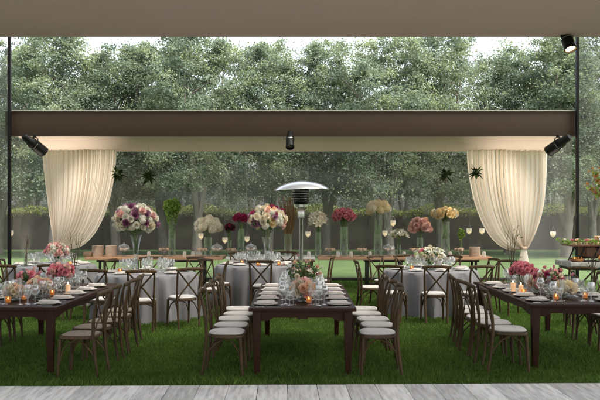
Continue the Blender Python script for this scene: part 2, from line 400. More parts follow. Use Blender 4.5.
front = [(-16.6, 8.9, 'far left tree partly outside the frame in the front row'), (-12.6, 8.5, 'leafy tree with tall crown behind the left black post'),
         (-9.6, 9.0, 'leafy tree rising behind the left curtain'), (-7.4, 8.4, 'leafy tree with pale trunk beside the left curtain edge'),
         (-5.7, 8.7, 'leafy tree between the left curtain and the purple bouquet'), (-4.0, 8.9, 'leafy tree with pale trunk behind the cream hydrangea vase'), (-1.3, 8.5, 'leafy tree standing behind the peach bouquet'),
         (1.1, 8.8, 'leafy tree with forked pale trunk right of the heater dome'), (3.5, 8.4, 'leafy tree behind the cream bouquet in tall cylinder'),
         (5.7, 9.0, 'leafy tree with branching pale trunk behind the golden roses'), (8.7, 8.5, 'leafy tree rising behind the right curtain'),
         (10.3, 8.6, 'leafy tree between the right curtain and the right black post'), (11.8, 8.3, 'leafy tree behind the right black post'), (15.4, 8.7, 'far right tree partly outside the frame in the front row')]
for i, (x, h, lb) in enumerate(front):
    make_tree(lb, x, 30.6 + 1.3 * math.sin(i * 2.1), h - .05, 2.05 + .3 * math.sin(i * 1.7), 2.5, 100 + i, group='leafy trees along the garden wall', forks=2 + i % 2, lean=.5 * math.sin(i * 1.3))
for i, x in enumerate((-17.5, -13.6, -9.8, -6.0, -2.3, 1.6, 5.2, 9.0, 12.8, 16.8)):
    px = int(300 + x / 39 * 760)
    where = ('farthest left', 'second from left', 'third from left', 'fourth from left', 'fifth from left', 'fifth from right', 'fourth from right', 'third from right', 'second from right', 'farthest right')[i]
    make_tree(f'leafy tree beyond the garden wall, {where} of the back row', x, 38.5 + math.sin(i * 2.7), 9.1 + .7 * math.sin(i * 2.2), 3.1, 1.6, 300 + i, nclump=340, per=110, group='leafy trees beyond the garden wall')
random.seed(5)

# ------------------------------------------------------------------ curtains
CD = 16.85
def curtain(label, xo, xi, xt, ztie, txt, po):
    """xo outer top edge, xi inner top edge, xt tie column (pixels)"""
    t = thing('tied_curtain', label, 'curtain', (0, 0, 0), group='tied cream curtains')
    top = Z(149.2, CD); XO, XI, XT = X(xo, CD), X(xi, CD), X(xt, CD); zt = Z(ztie, CD); H = top - zt
    sc_ = CD / F
    def fn(u, v):
        tx = XO + (XI - XO) * u; off = tx - XT
        p = 2.3 - .2 * u if (XI - XT) * off > 0 else po
        f = 1 - v ** p
        g = .055 + .02 * math.sin(u * 13)                              # the gathered width at the tie
        x = XT + off * f + (u - .5) * (XI - XO) * g * v ** 2
        sag = (3.1 if (XI - XT) * off > 0 else .9) * abs(off) / abs(XI - XT) * v * v * (1 - v)
        z = top - H * v - sag
        ph = u * 2 * math.pi * 17 + 1.3 * math.sin(u * 11) + .8 * math.sin(v * 2.5 + u * 5)
        amp = .055 * (1 - .35 * v) * (.6 + .4 * math.sin(u * 23 + 1)) + .012
        y = CD + amp * math.sin(ph) + .02 * math.sin(ph * 2.1 + 1) + .10 * math.sin(v * math.pi) * u * .6
        return (x + .012 * math.cos(ph), y, z)
    part('drape', MB().sheet(fn, 260, 50).mesh('drape', M_curtain), t)
    def tail(u, v):
        a = u * 2 * math.pi; rr = .06 + .13 * v ** .7 + .018 * math.sin(a * 7) * v
        return (XT + math.cos(a) * rr * .9, CD + math.sin(a) * rr * .6, zt - .02 - (zt - .04) * v)
    part('tail', MB().sheet(tail, 56, 14).mesh('tail', M_curtain), t)
    part('tie_band', MB().lathe([(.062, -.035), (.072, -.02), (.072, .02), (.062, .035)], 24, (XT, CD, zt + .02), Matrix.Diagonal((1, .8, 1))).mesh('tie_band', M_tan), t)
    part('rail', MB().tube([(min(XO, XI) - .05, CD, top + .02), (max(XO, XI) + .05, CD, top + .02)], .014, 8).mesh('rail', M_black), t)
curtain('cream curtain gathered at its foot on the left of the pavilion', 41, 116.5, 57.5, 248, 'left', 1.3)
curtain('cream curtain gathered low on the right of the pavilion', 547, 467, 524, 249, 'right', 3.0)

# ------------------------------------------------------------------ stage lamps
def stage_lamp(label, loc, yaw, pitch, lit=False, s=1.0, drop=.13, energy=0):
    t = thing('stage_lamp', label, 'stage lamp', loc, yaw, group='black stage lamps')
    q = Matrix.Rotation(pitch, 4, 'Y') @ Matrix.Rotation(R(90), 4, 'Y')        # body axis +z -> +x pitched down
    c = Vector((0, 0, -drop - .05 * s))
    b = MB(); b.lathe([(0, -.25 * s), (.05 * s, -.25 * s), (.062 * s, -.22 * s), (.07 * s, -.13 * s), (.088 * s, -.10 * s), (.092 * s, .02 * s), (.098 * s, .025 * s), (.098 * s, .2 * s), (.103 * s, .205 * s), (.103 * s, .225 * s), (.09 * s, .225 * s), (.088 * s, .18 * s), (0, .178 * s)], 22, c, q)
    part('body', b.mesh('lamp_body', M_black), t)
    part('lens', MB().lathe([(.086 * s, .19 * s), (.05 * s, .2 * s), (0, .203 * s)], 20, c, q).mesh('lamp_lens', M_lens if lit else M_glass), t)
    part('filter_ring', MB().lathe([(.094 * s, -.005), (.101 * s, -.005), (.101 * s, .005), (.094 * s, .005)], 20, c, q).mesh('lamp_ring', M_steel), t)
    y = MB()
    y.tube([(0, .115 * s, c.z), (0, .118 * s, c.z + .09 * s), (0, .07 * s, -.05), (0, 0, -.035), (0, -.07 * s, -.05), (0, -.118 * s, c.z + .09 * s), (0, -.115 * s, c.z)], .009 * s, 6)
    part('yoke', y.mesh('lamp_yoke', M_black), t)
    part('clamp', MB().box((0, 0, -.018), (.05 * s, .05 * s, .05), .006).mesh('lamp_clamp', M_black), t)
    if energy:
        l = bpy.data.lights.new('stage_lamp_light', 'SPOT'); l.energy = energy; l.color = (1, .88, .77); l.spot_size = R(95); l.spot_blend = 1.0; l.shadow_soft_size = .06
        lo = bpy.data.objects.new('stage_lamp_light', l); COL.objects.link(lo); lo.parent = t
        dv = (q.to_3x3() @ Vector((0, 0, 1))); lo.location = c + dv * .25 * s; lo.rotation_euler = dv.to_track_quat('-Z', 'Y').to_euler()
    return t
stage_lamp('black stage lamp under the left end of the brown beam, aimed right', (X(33.5, 15.25), 15.3, fz0 + .004), R(50), R(34), s=1.15, energy=42)
stage_lamp('black stage lamp under the middle of the brown beam, facing us', (X(290, 15.25), 15.3, fz0 + .004), R(-90), R(55), s=.85, drop=.05)
stage_lamp('black stage lamp under the right end of the brown beam, aimed left', (X(559, 15.25), 15.3, fz0 + .004), R(130), R(30), s=1.15, energy=42)
stage_lamp('lit warm stage lamp hanging from the taupe canopy at upper right', (X(567, 8.1), 8.1, NZ + .02), R(-75), R(62), lit=True, s=.62, drop=.035)

def uplight(label, x, y, energy):
    t = thing('floor_uplight', label, 'floor lamp', (x, y, 0), group='small floor lamps at the curtain feet')
    part('base', MB().box((0, 0, .01), (.2, .16, .02), .004).mesh('uplight_base', M_black), t)
    part('can', MB().lathe([(0, .03), (.075, .03), (.085, .05), (.085, .2), (.078, .2), (.076, .17), (0, .168)], 20).mesh('uplight_can', M_black), t)
    part('lens', MB().lathe([(.075, .172), (0, .175)], 20).mesh('uplight_lens', M_lens), t)
    l = bpy.data.lights.new('uplight_light', 'SPOT'); l.energy = energy; l.color = (1, .86, .74); l.spot_size = R(70); l.spot_blend = .9; l.shadow_soft_size = .06
    lo = bpy.data.objects.new('uplight_light', l); COL.objects.link(lo); lo.parent = t; lo.location = (0, 0, .21); lo.rotation_euler = (R(180 + 12), 0, 0)
uplight('small black floor lamp lighting the left curtain from its foot', X(50, CD), CD - .42, 110)
uplight('small black floor lamp lighting the right curtain from its foot', X(536, CD), CD - .42, 85)

# ------------------------------------------------------------------ chairs
def chair_meshes():
    m = {}
    SH = .452
    def seat_outline(k, z):
        out = []
        for i in range(28):
            a = i / 28 * 2 * math.pi; ex = 3.4
            cx, sy = math.cos(a), math.sin(a)
            rx = math.copysign(abs(cx) ** (2 / ex), cx); ry = math.copysign(abs(sy) ** (2 / ex), sy)
            wdt = .205 - .018 * (ry + 1) / 2 * 1.4
            out.append(Vector((rx * wdt * k, ry * .2 * k, z)))
        return out
    def slab(rings):
        b = MB(); vr = [[b.bm.verts.new(p) for p in r] for r in rings]
        for a_, c_ in zip(vr, vr[1:]):
            for k in range(28): b.bm.faces.new((a_[k], a_[(k + 1) % 28], c_[(k + 1) % 28], c_[k]))
        b.bm.faces.new(vr[0][::-1]); b.bm.faces.new(vr[-1]); return b
    m['seat'] = slab([seat_outline(.97, SH - .035), seat_outline(1.0, SH - .03), seat_outline(1.0, SH - .006), seat_outline(.98, SH)]).mesh('chair_seat', M_chair)
    m['rush'] = slab([seat_outline(.9, SH - .002), seat_outline(.9, SH + .004), seat_outline(.8, SH + .008), seat_outline(.4, SH + .006)]).mesh('chair_seat_panel', M_rush)
    m['cushion'] = slab([seat_outline(.90, SH + .001), seat_outline(.94, SH + .009), seat_outline(.93, SH + .018), seat_outline(.85, SH + .027), seat_outline(.6, SH + .033), seat_outline(.2, SH + .033)]).mesh('chair_cushion', M_cushion)
    for sx, key in ((-1, 'l'), (1, 'r')):
        m['fl' + key] = MB().tube([(sx * .178, -.185, 0), (sx * .176, -.172, .2), (sx * .172, -.160, SH - .03)], [.0145, .0165, .019], 9).mesh('chair_front_leg', M_chair)
        pts = [(sx * .165, .252, 0), (sx * .168, .218, .2), (sx * .172, .196, SH), (sx * .178, .202, .6), (sx * .184, .230, .78), (sx * .186, .256, .885)]
        m['rl' + key] = MB().tube(pts, [.015, .0165, .0185, .017, .016, .014], 9).mesh('chair_rear_leg', M_chair)
        m['br' + key] = MB().tube([(sx * .174, -.165, .17), (sx * .168, -.145, .27), (sx * .15, -.09, .36), (sx * .13, 0, .408), (sx * .15, .1, .36), (sx * .164, .185, .27), (sx * .168, .22, .17)], .0085, 7).mesh('chair_brace', M_chair)
        # cross slats: from seat corner to opposite top corner, bowed
        m['x' + key] = MB().tube([(sx * .165, .197, SH + .01), (sx * .08, .202 + sx * .004, .575), (0, .218 + sx * .009, .672), (-sx * .09, .234 + sx * .004, .775), (-sx * .178, .252, .872)], [.012, .013, .013, .013, .012], 8, flat=.5, up=(0, 1, 0)).mesh('chair_cross_slat', M_chair)
    fb = MB()
    fb.tube([(-.172, -.166, .19), (-.13, -.164, .34), (0, -.162, .412), (.13, -.164, .34), (.172, -.166, .19)], .0085, 7)
    m['brf'] = fb.mesh('chair_front_brace', M_chair)
    tr = []
    for i in range(13):
        u = i / 12 - .5; tr.append((u * .445,   .262 + .030 * (1 - (2 * u) ** 2), .893 + .012 * (1 - (2 * u) ** 2)))
    m['top'] = MB().tube(tr, [.020] + [.025] * 11 + [.020], 10, flat=.5, up=(0, 1, 0)).mesh('chair_top_rail', M_chair)
    return m
CM = chair_meshes()
def build_chair(kind):
    t = thing('crossback_chair', 'wooden crossback chair', 'chair')
    part('seat', CM['seat'], t)
    if kind == 'cushion': part('cushion', CM['cushion'], t)
    else: part('woven_panel', CM['rush'], t)
    for k in 'lr':
        part('leg', CM['fl' + k], t); part('leg', CM['rl' + k], t); part('cross_slat', CM['x' + k], t); part('brace', CM['br' + k], t)
    part('brace', CM['brf'], t); part('top_rail', CM['top'], t)
    return t
PROTO = {}
def chair(x, y, face, label, group, kind='cushion'):
    """face: compass heading (deg) the sitter looks, 0 = away from camera (+y), 90 = +x"""
    if kind not in PROTO: t = PROTO[kind] = build_chair(kind)
    else: t = copy_tree(PROTO[kind])
    a = face + random.uniform(-6, 6)
    t.location = (x + random.uniform(-.03, .03), y + random.uniform(-.025, .025), 0)
    t.rotation_euler = (0, 0, R(180 - a))
    t['label'] = label; t['group'] = group; t['category'] = 'chair'
    return t
ORD = ['nearest', 'second', 'third', 'fourth', 'fifth', 'sixth']
def row(x, ys, face, side, table, kind):
    for i, y in enumerate(ys):
        s = f'{ORD[i]} chair' if i == 0 else f'{ORD[i]} chair from the deck'
        chair(x, y, face, f'crossback wooden {s} on the {side} side of the {table} long table', f'chairs at the {table} long table', kind)
YS = [8.17, 8.66, 9.15, 9.64, 10.13]
row(-.80, YS, 90, 'left', 'centre', 'cushion'); row(.86, [y + .02 for y in YS], -90, 'right', 'centre', 'cushion')
row(-2.36, [8.13, 8.62, 9.1, 9.6, 10.1], -90, 'right', 'left', 'woven'); row(-4.02, [8.3, 8.85, 9.4, 9.9, 10.3], 90, 'left', 'left', 'woven')
row(2.27, [8.40, 8.87, 9.33, 9.8, 10.27], 90, 'left', 'right', 'cushion'); row(3.92, [8.6, 9.1, 9.55, 10.05, 10.5], -90, 'right', 'right', 'cushion')
G1 = 'chairs around the round tables'
for x, y, f, lb in (
    (-4.68, 12.2, -5, 'crossback chair at far left seen from behind, nearest the left frame edge'),
    (-5.15, 13.9, 60, 'crossback chair half hidden behind another at the far left edge'),
    (-4.02, 12.35, -12, 'crossback chair seen from behind below the pale pink flowers of the far left table'),
    (-3.62, 13.5, -70, 'crossback chair left of the plate stacks, beside the far left round table'),
    (-3.45, 12.3, 75, 'crossback chair just in front of the two plate stacks, at the purple bouquet table'),
    (-2.93, 11.25, 8, 'crossback chair with dark back beyond the far end of the left long table'),
    (-2.33, 11.15, -2, 'crossback chair with dark back in front of the purple bouquet table'),
    (-1.80, 11.55, -32, 'crossback chair angled at the near right of the purple bouquet table'),
    (-1.52, 12.75, -95, 'crossback chair side on at the right of the purple bouquet table'),
    (-2.05, 13.85, -150, 'crossback chair at the far right of the purple bouquet table'),
    (-1.52, 13.75, 50, 'crossback chair angled at the left of the peach bouquet table'),
    (-.70, 13.25, 2, 'crossback chair with its back to us before the peach bouquet table'),
    (-.05, 13.45, -30, 'crossback chair half hidden by the heater pole, before the peach bouquet table'),
    (.36, 14.35, -82, 'dark crossback chair side on at the right of the peach bouquet table'),
    (-1.15, 15.75, 150, 'crossback chair at the far left of the peach bouquet table'),
    (1.20, 13.05, 80, 'crossback chair side on at the left of the right round table'),
    (1.62, 14.35, 140, 'crossback chair at the far left of the right round table'),
    (1.47, 12.1, 22, 'crossback chair seen from behind at the near left of the right round table'),
    (2.10, 12.0, 2, 'crossback chair with its back to us at the middle of the right round table'),
    (2.75, 12.05, -18, 'crossback chair seen from behind at the near right of the right round table'),
    (3.20, 13.55, -100, 'crossback chair side on at the right of the right round table'),
    (3.42, 12.85, -140, 'crossback chair standing alone left of the tall bare twigs'),
    (2.05, 14.5, 172, 'crossback chair at the far middle of the right round table'), (2.80, 14.35, -150, 'crossback chair at the far right of the right round table'),
    (-.35, 15.8, -165, 'crossback chair at the far right of the peach bouquet table'), (-2.75, 13.85, 170, 'crossback chair at the far middle of the purple bouquet table'),
    (4.30, 11.75, 10, 'crossback chair in front of the stone counter, left one'),
    (4.82, 11.7, -6, 'crossback chair in front of the stone counter, at the right frame edge')):
    chair(x, y, f, lb, G1, 'cushion')

# ------------------------------------------------------------------ long farm tables
TW, TL, TH = 1.14, 2.72, .735
def apron(L, ax):
    pts = []; n = 40; zt = TH - .04
    for i in range(n + 1):
        u = i / n - .5; e = abs(u) * 2
        d_ = .105 if e > .86 else .105 - .035 * (.5 + .5 * math.cos(min(1, max(0, (.86 - e) / .2)) * math.pi + math.pi))
        d_ = d_ + (.014 if e < .12 else 0)
        pts.append((u * L, zt - d_))
    ring = [(u, z) for u, z in pts] + [(pts[-1][0], zt), (pts[0][0], zt)]
    return [((u, 0, z) if ax == 'x' else (0, u, z)) for u, z in ring]
FT = {}
def ft_mesh():
    b = MB()
    nb = 6; w_ = TW / nb
    for i in range(nb): b.box((-TW / 2 + (i + .5) * w_, 0, TH - .018), (w_ - .002, TL - .26, .036), .003)
    for s in (-1, 1): b.box((0, s * (TL / 2 - .065), TH - .018), (TW, .128, .036), .004)
    FT['top'] = b.mesh('farm_table_top', M_darkwood)
    FT['ax'] = MB().prism(apron(TW - .24, 'x'), (0, 1, 0), .025).mesh('farm_table_apron', M_darkwood)
    FT['ay'] = MB().prism(apron(TL - .24, 'y'), (1, 0, 0), .025).mesh('farm_table_side_apron', M_darkwood)
    FT['leg'] = MB().box((0, 0, (TH - .04) / 2), (.092, .092, TH - .044), .005, taper=.62).mesh('farm_table_leg', M_darkwood)
ft_mesh()
def farm_table(x, y, label):
    t = thing('long_table', label, 'dining table', (x, y + TL / 2, 0), group='dark wooden long tables')
    part('tabletop', FT['top'], t)
    for s in (-1, 1):
        part('apron', FT['ax'], t, (0, s * (TL / 2 - .085), 0)); part('apron', FT['ay'], t, (s * (TW / 2 - .085), 0, 0))
        for q in (-1, 1): part('leg', FT['leg'], t, (s * (TW / 2 - .085), q * (TL / 2 - .085), 0))
    return t
CTX, CTY = .027, 8.02; LTX, LTY = -3.16, 8.07; RTX, RTY = 3.10, 8.37
farm_table(CTX, CTY, 'dark red brown long table in the centre, end towards us')
farm_table(LTX, LTY, 'dark red brown long table cut by the left frame edge')
farm_table(RTX, RTY, 'dark red brown long table cut by the right frame edge')

# ------------------------------------------------------------------ tableware
PL = MB().lathe([(0, .004), (.07, .003), (.085, .006), (.13, .018), (.135, .021), (.13, .022), (.085, .011), (0, .009)], 28).mesh('dinner_plate', M_plate)
def napk():
    b = MB()
    b.box((0, 0, .008), (.19, .11, .014), .005); b.box((.006, .004, .019), (.178, .096, .010), .004, rot=Matrix.Rotation(R(4), 3, 'Z'))
    return b.mesh('folded_napkin', M_napkin)
NP = napk()
def glass_mesh(bowl_r, bowl_h, stem, name, rim=.8):
    z0 = stem
    pr = [(0, .002), (.034, .002), (.032, .005), (.006, .010), (.0045, stem * .6), (.006, stem - .006), (bowl_r * .5, z0 + .006), (bowl_r * .92, z0 + bowl_h * .32), (bowl_r, z0 + bowl_h * .5), (bowl_r * rim * 1.05, z0 + bowl_h * .85), (bowl_r * rim, z0 + bowl_h)]
    return MB().lathe(pr, 14).mesh(name, M_glass)
GW = glass_mesh(.046, .12, .105, 'wine_glass'); GG = glass_mesh(.041, .095, .06, 'water_goblet', .95); GF = glass_mesh(.029, .155, .09, 'champagne_flute', .85)
GR = glass_mesh(.052, .115, .10, 'big_wine_glass', .72)
def fork_mesh():
    b = MB(); b.box((0, -.03, .004), (.009, .12, .003), .001); b.box((0, .04, .005), (.016, .03, .003), .001)
    for k in range(4): b.box((-.0065 + .0043 * k, .072, .006), (.0022, .04, .002))
    return b.mesh('dinner_fork', M_silver)
def knife_mesh():
    b = MB(); b.box((0, -.055, .005), (.013, .085, .006), .002); b.prism([(-.008, -.012, .004), (.008, -.012, .004), (.009, .08, .004), (.003, .105, .004), (-.007, .1, .004)], (0, 0, 1), .002)
    return b.mesh('dinner_knife', M_silver)
FK, KN = fork_mesh(), knife_mesh()
def single(name, me, label, cat, loc, rz=0.0, group=None):
    o = part(name, me, None, loc, (0, 0, rz)); return tag(o, label, cat, group)
def place(cx, cy_, z, ang, where, tbl, cutlery=True, flute=True):
    """place setting: ang = direction from plate to the table's middle (radians)"""
    ux, uy = math.cos(ang), math.sin(ang); vx, vy = -uy, ux
    P = lambda a, b_: (cx + ux * a + vx * b_, cy_ + uy * a + vy * b_, z)
    j = lambda s=.012: random.uniform(-s, s)
    g = f'tableware on the {tbl}'
    single('dinner_plate', PL, f'white plate at {where} of the {tbl}', 'plate', P(0, 0), 0, f'plates on the {tbl}')
    single('folded_napkin', NP, f'folded napkin at {where} of the {tbl}', 'napkin', (cx, cy_, z + .0225), ang + math.pi / 2 * 0 + j(.25), f'napkins on the {tbl}')
    single('wine_glass', GW, f'wine glass at {where} of the {tbl}', 'glass', P(.21 + j(), .06 + j()), 0, f'wine glasses on the {tbl}')
    single('water_goblet', GG, f'short goblet at {where} of the {tbl}', 'glass', P(.25 + j(), -.05 + j()), 0, f'goblets on the {tbl}')
    if flute: single('champagne_flute', GF, f'slim flute at {where} of the {tbl}', 'glass', P(.30 + j(), .02 + j()), 0, f'flutes on the {tbl}')
    single('red_wine_glass', GR, f'round wine glass at {where} of the {tbl}', 'glass', P(.17 + j(), -.03 + j()), 0, f'big round glasses on the {tbl}')
    if cutlery:
        single('fork', FK, f'silver fork at {where} of the {tbl}', 'fork', P(0, .165 + j(.004)), ang - math.pi / 2 + j(.05), f'forks on the {tbl}')
        single('knife', KN, f'silver knife at {where} of the {tbl}', 'knife', P(0, -.165 + j(.004)), ang - math.pi / 2 + j(.05), f'knives on the {tbl}')
for (tx, ty, nm) in ((CTX, CTY, 'centre'), (LTX, LTY, 'left'), (RTX, RTY, 'right')):
    for s, side in ((-1, 'left'), (1, 'right')):
        for i in range(5):
            y = ty + .28 + i * .49
            wh = f'the {ORD[i]} place, {side} side' if i == 0 else f'the {ORD[i]} place from deck, {side} side'
            place(tx + s * .40, y, TH, 0 if s < 0 else math.pi, wh, f'{nm} long table')

# candles
def votive_meshes():
    cup = MB().lathe([(0, .004), (.028, .004), (.033, .02), (.036, .075), (.034, .075), (.031, .02), (0, .012)], 16).mesh('votive_cup', M_amber)
    clr = MB().lathe([(0, .004), (.028, .004), (.033, .02), (.036, .085), (.034, .085), (.031, .02), (0, .012)], 16).mesh('clear_votive_cup', M_glass)
    wax = MB().lathe([(0, .012), (.027, .012), (.029, .04), (0, .04)], 12).mesh('votive_wax', M_wax)
    flm = MB().lathe([(0, .041), (.005, .048), (.006, .055), (.003, .066), (0, .074)], 8).mesh('votive_flame', M_flame)
    pil = MB().lathe([(0, .005), (.03, .005), (.03, .115), (.026, .12), (0, .117)], 16).mesh('pillar_wax', M_wax)
    pfl = MB().lathe([(0, .12), (.005, .128), (.006, .136), (.003, .148), (0, .158)], 8).mesh('pillar_flame', M_flame)
    return cup, clr, wax, flm, pil, pfl
VC, VCC, VW, VF, PW, PF = votive_meshes()
def votive(x, y, z, label, amber=True, group='lit votive candles'):
    t = thing('votive_candle', label, 'candle', (x, y, z), group=group)
    part('cup', VC if amber else VCC, t); part('wax', VW, t); part('flame', VF, t)
def pillar(x, y, z, label):
    t = thing('pillar_candle', label, 'candle', (x, y, z), group='peach pillar candles')
    part('wax', PW, t); part('flame', PF, t)

# ------------------------------------------------------------------ flowers
BM = {}
def petal_fan(b, r, tilt, n, ln, wd, z, phase=0, cup=.3):
    for k in range(n):
        a = phase + k / n * 2 * math.pi + random.uniform(-.1, .1)
        M_ = Matrix.Rotation(a, 3, 'Z') @ Matrix.Rotation(-tilt, 3, 'Y')
        l = ln * random.uniform(.9, 1.1)
        def fn(u, v):
            wv = wd * math.sin(min(1, .25 + v * .9) * math.pi * .62) * (u - .5) * 2
            p = Vector((r * .2 + l * v, wv, cup * l * (v ** 2) * .6 + cup * (2 * (u - .5)) ** 2 * wd * .6))
            return (M_ @ p) + Vector((0, 0, z))
        b.sheet(fn, 2, 3)
def bloom_mesh(kind, col):
    key = (kind, col)
    if key in BM: return BM[key]
    m = petal(col, COLS[col]); b = MB(); st = random.getstate(); random.seed(hash(kind) % 7 + 3)
    if kind == 'rose':                                   # unit radius
        for r, tilt, n_, l, w_, z in ((.1, R(78), 4, .55, .28, 0), (.2, R(62), 5, .75, .36, -.05), (.3, R(42), 6, .9, .42, -.12), (.3, R(18), 7, .95, .44, -.2), (.3, R(-12), 7, .8, .42, -.25)):
            petal_fan(b, r, tilt, n_, l, w_, z + .05, random.random() * 6, .45)
    elif kind == 'dahlia':
        for i in range(9):
            tl = R(85 - i * 16); petal_fan(b, .15, tl, 6 + min(i, 9 - i) * 2, .92, .17, 0, random.random() * 6, .25)
    elif kind == 'hydrangea':
        for i in range(120):
            z = 1 - 1.6 * (i + .5) / 120; r = math.sqrt(max(0, 1 - z * z)); a = i * 2.39996
            nrm = Vector((r * math.cos(a), r * math.sin(a), z)); q = nrm.to_track_quat('Z', 'Y').to_matrix(); s = .17 * random.uniform(.8, 1.2); ph = random.random() * 6
            c = nrm * random.uniform(.84, 1.0)
            for k in range(4):
                aa = ph + k * math.pi / 2
                e = lambda t_, rr, h_: c + q @ Vector((math.cos(aa + t_) * rr * s, math.sin(aa + t_) * rr * s, h_ * s))
                b.poly([c, e(-.55, .75, .25), e(0, 1.1, .1), e(.55, .75, .25)])
    elif kind == 'lily':
        petal_fan(b, .1, R(48), 6, 1.15, .24, 0, 0, -.35); petal_fan(b, .1, R(68), 3, .9, .2, 0, .5, -.2)
    elif kind == 'bud':
        b.lathe([(0, -.5), (.3, -.3), (.42, 0), (.3, .5), (.1, .85), (0, .9)], 8); petal_fan(b, .2, R(60), 5, .9, .3, -.3, 0, .4)
    random.setstate(st)
    BM[key] = b.mesh('bloom_' + kind, m, 60); return BM[key]
def vase_mesh(kind, h, r):
    if kind == 'trumpet': pr = [(0, .006), (r * 1.1, .006), (r * 1.1, .012), (r * .5, .03), (r * .45, h * .2), (r * .6, h * .6), (r * 1.05, h * .92), (r * 1.3, h)]
    elif kind == 'bowl': pr = [(0, .004), (r * .7, .004), (r * .95, h * .3), (r, h * .6), (r * .9, h), (r * .86, h), (r * .95, h * .6), (r * .88, h * .3), (0, .014)]
    else: pr = [(0, .004), (r, .004), (r, h), (r * .94, h), (r * .94, .02), (0, .02)]
    return MB().lathe(pr, 22).mesh('vase_' + kind, M_vase)
def arrangement(name, label, x, y, z, vase, vh, vr, head, hr, hz, kinds, n, br, fol=120, folsize=.06, stems=10, fol_m=None, cat='flowers', group=None, up=.1, loose=0.0):
    """head: height of the head's centre above the base; hr, hz its half-width and half-height; kinds = [(shape, colour)]"""
    t = thing(name, label, cat, (x, y, z), random.uniform(0, 6), group=group)
    part('vase', vase_mesh(vase, vh, vr), t)
    b = MB()
    for k in range(stems):
        a = random.random() * 6.28; r0 = vr * .6 * random.random(); r1 = hr * .5 * random.random()
        b.tube([(math.cos(a + 2) * r0, math.sin(a + 2) * r0, .03 if vh < .3 else vh * .5), (math.cos(a) * vr * .5, math.sin(a) * vr * .5, vh), (math.cos(a) * r1, math.sin(a) * r1, head)], .0042, 5)
    part('stems', b.mesh('stems', M_stem), t)
    if br < .1: br *= .82; n = int(n * 1.4)
    stem_tips = []
    for k in range(n):
        zz = 1 - (1.62 - up) * (k + .5) / n; rr = math.sqrt(max(0, 1 - zz * zz)); a = k * 2.39996 + .3 * random.random()
        nrm = Vector((rr * math.cos(a), rr * math.sin(a), zz)); q = random.uniform(.78 - loose * .5, 1.0 + loose * .35)
        kd = random.choice(kinds); s = br * random.uniform(.8, 1.2)
        p = Vector((nrm.x * hr * q, nrm.y * hr * q, head + nrm.z * hz * q)); stem_tips.append(p)
        if kd[0] == 'lily' or kd[0] == 'bud': e = (nrm + Vector((0, 0, .9))).to_track_quat('Z', 'Y').to_euler()
        else: e = nrm.to_track_quat('Z', 'Y').to_euler()
        part('bloom', bloom_mesh(*kd), t, p, e, (s, s, s))
    if loose:
        b = MB()
        for p in stem_tips: b.tube([(0, 0, vh * .9), Vector((p.x * .35, p.y * .35, vh + (p.z - vh) * .55)), p], .0035, 4)
        part('sprays', b.mesh('sprays', M_stem), t)
    if fol:
        v = rng.normal(size=(fol, 3)); v /= np.linalg.norm(v, axis=1)[:, None]; v *= (.45 + .55 * rng.random(fol))[:, None]
        v[:, 2] = v[:, 2] * .9 - .15
        part('foliage', leaf_mesh('foliage', v * np.array([hr, hr, hz]) + np.array([0, 0, head]), folsize, fol_m or M_foliage), t)
    return t
def at_head(px, py, D, zb): return Z(py, D) - zb
BH = .750                                              # top of the back tables
RTZ = .752                                             # cloth top
T1 = (X(147, 12.6), 12.6); T2 = (X(258, 14.6), 14.6); T3 = (2.28, 13.3); T4 = (X(52, 14.5), 14.5)
# big bouquets on the round tables
D = T1[1] - .05
arrangement('bouquet', 'large round bouquet of white and purple roses in tall glass vase', X(136, D), D, RTZ, 'trumpet', .62, .075, at_head(136, 221, D, RTZ), .35, .27,
            [('hydrangea', 'white'), ('rose', 'white'), ('rose', 'purple'), ('rose', 'lilac'), ('rose', 'purple'), ('hydrangea', 'white'), ('rose', 'cream'), ('rose', 'white'), ('rose', 'blush')], 62, .075, 260, .07)
D = T2[1]
arrangement('bouquet', 'large round bouquet of peach, white and pink roses in tall glass vase', X(267, D), D, RTZ, 'trumpet', .52, .09, at_head(267, 219.5, D, RTZ), .36, .25,
            [('rose', 'peach'), ('rose', 'cream'), ('rose', 'cream'), ('hydrangea', 'white'), ('rose', 'blush'), ('rose', 'magenta'), ('rose', 'gold'), ('hydrangea', 'white'), ('rose', 'lilac')], 62, .08, 220, .07)
D = T3[1] - .1
arrangement('flower_bowl', 'low bowl of white, red and cream flowers on the right round table', X(430, D), D, RTZ, 'bowl', .11, .10, .24, .26, .15,
            [('rose', 'white'), ('rose', 'red'), ('rose', 'cream'), ('lily', 'white'), ('hydrangea', 'palegreen'), ('rose', 'pink')], 34, .055, 160, .06)
D = T4[1] - .1
arrangement('flower_bowl', 'pale pink and white flowers on the far left round table', X(57, D), D, RTZ, 'bowl', .14, .10, at_head(57, 254, D, RTZ) + .05, .21, .16,
            [('rose', 'white'), ('rose', 'blush'), ('rose', 'blush'), ('rose', 'pink'), ('hydrangea', 'white')], 30, .055, 120, .06)
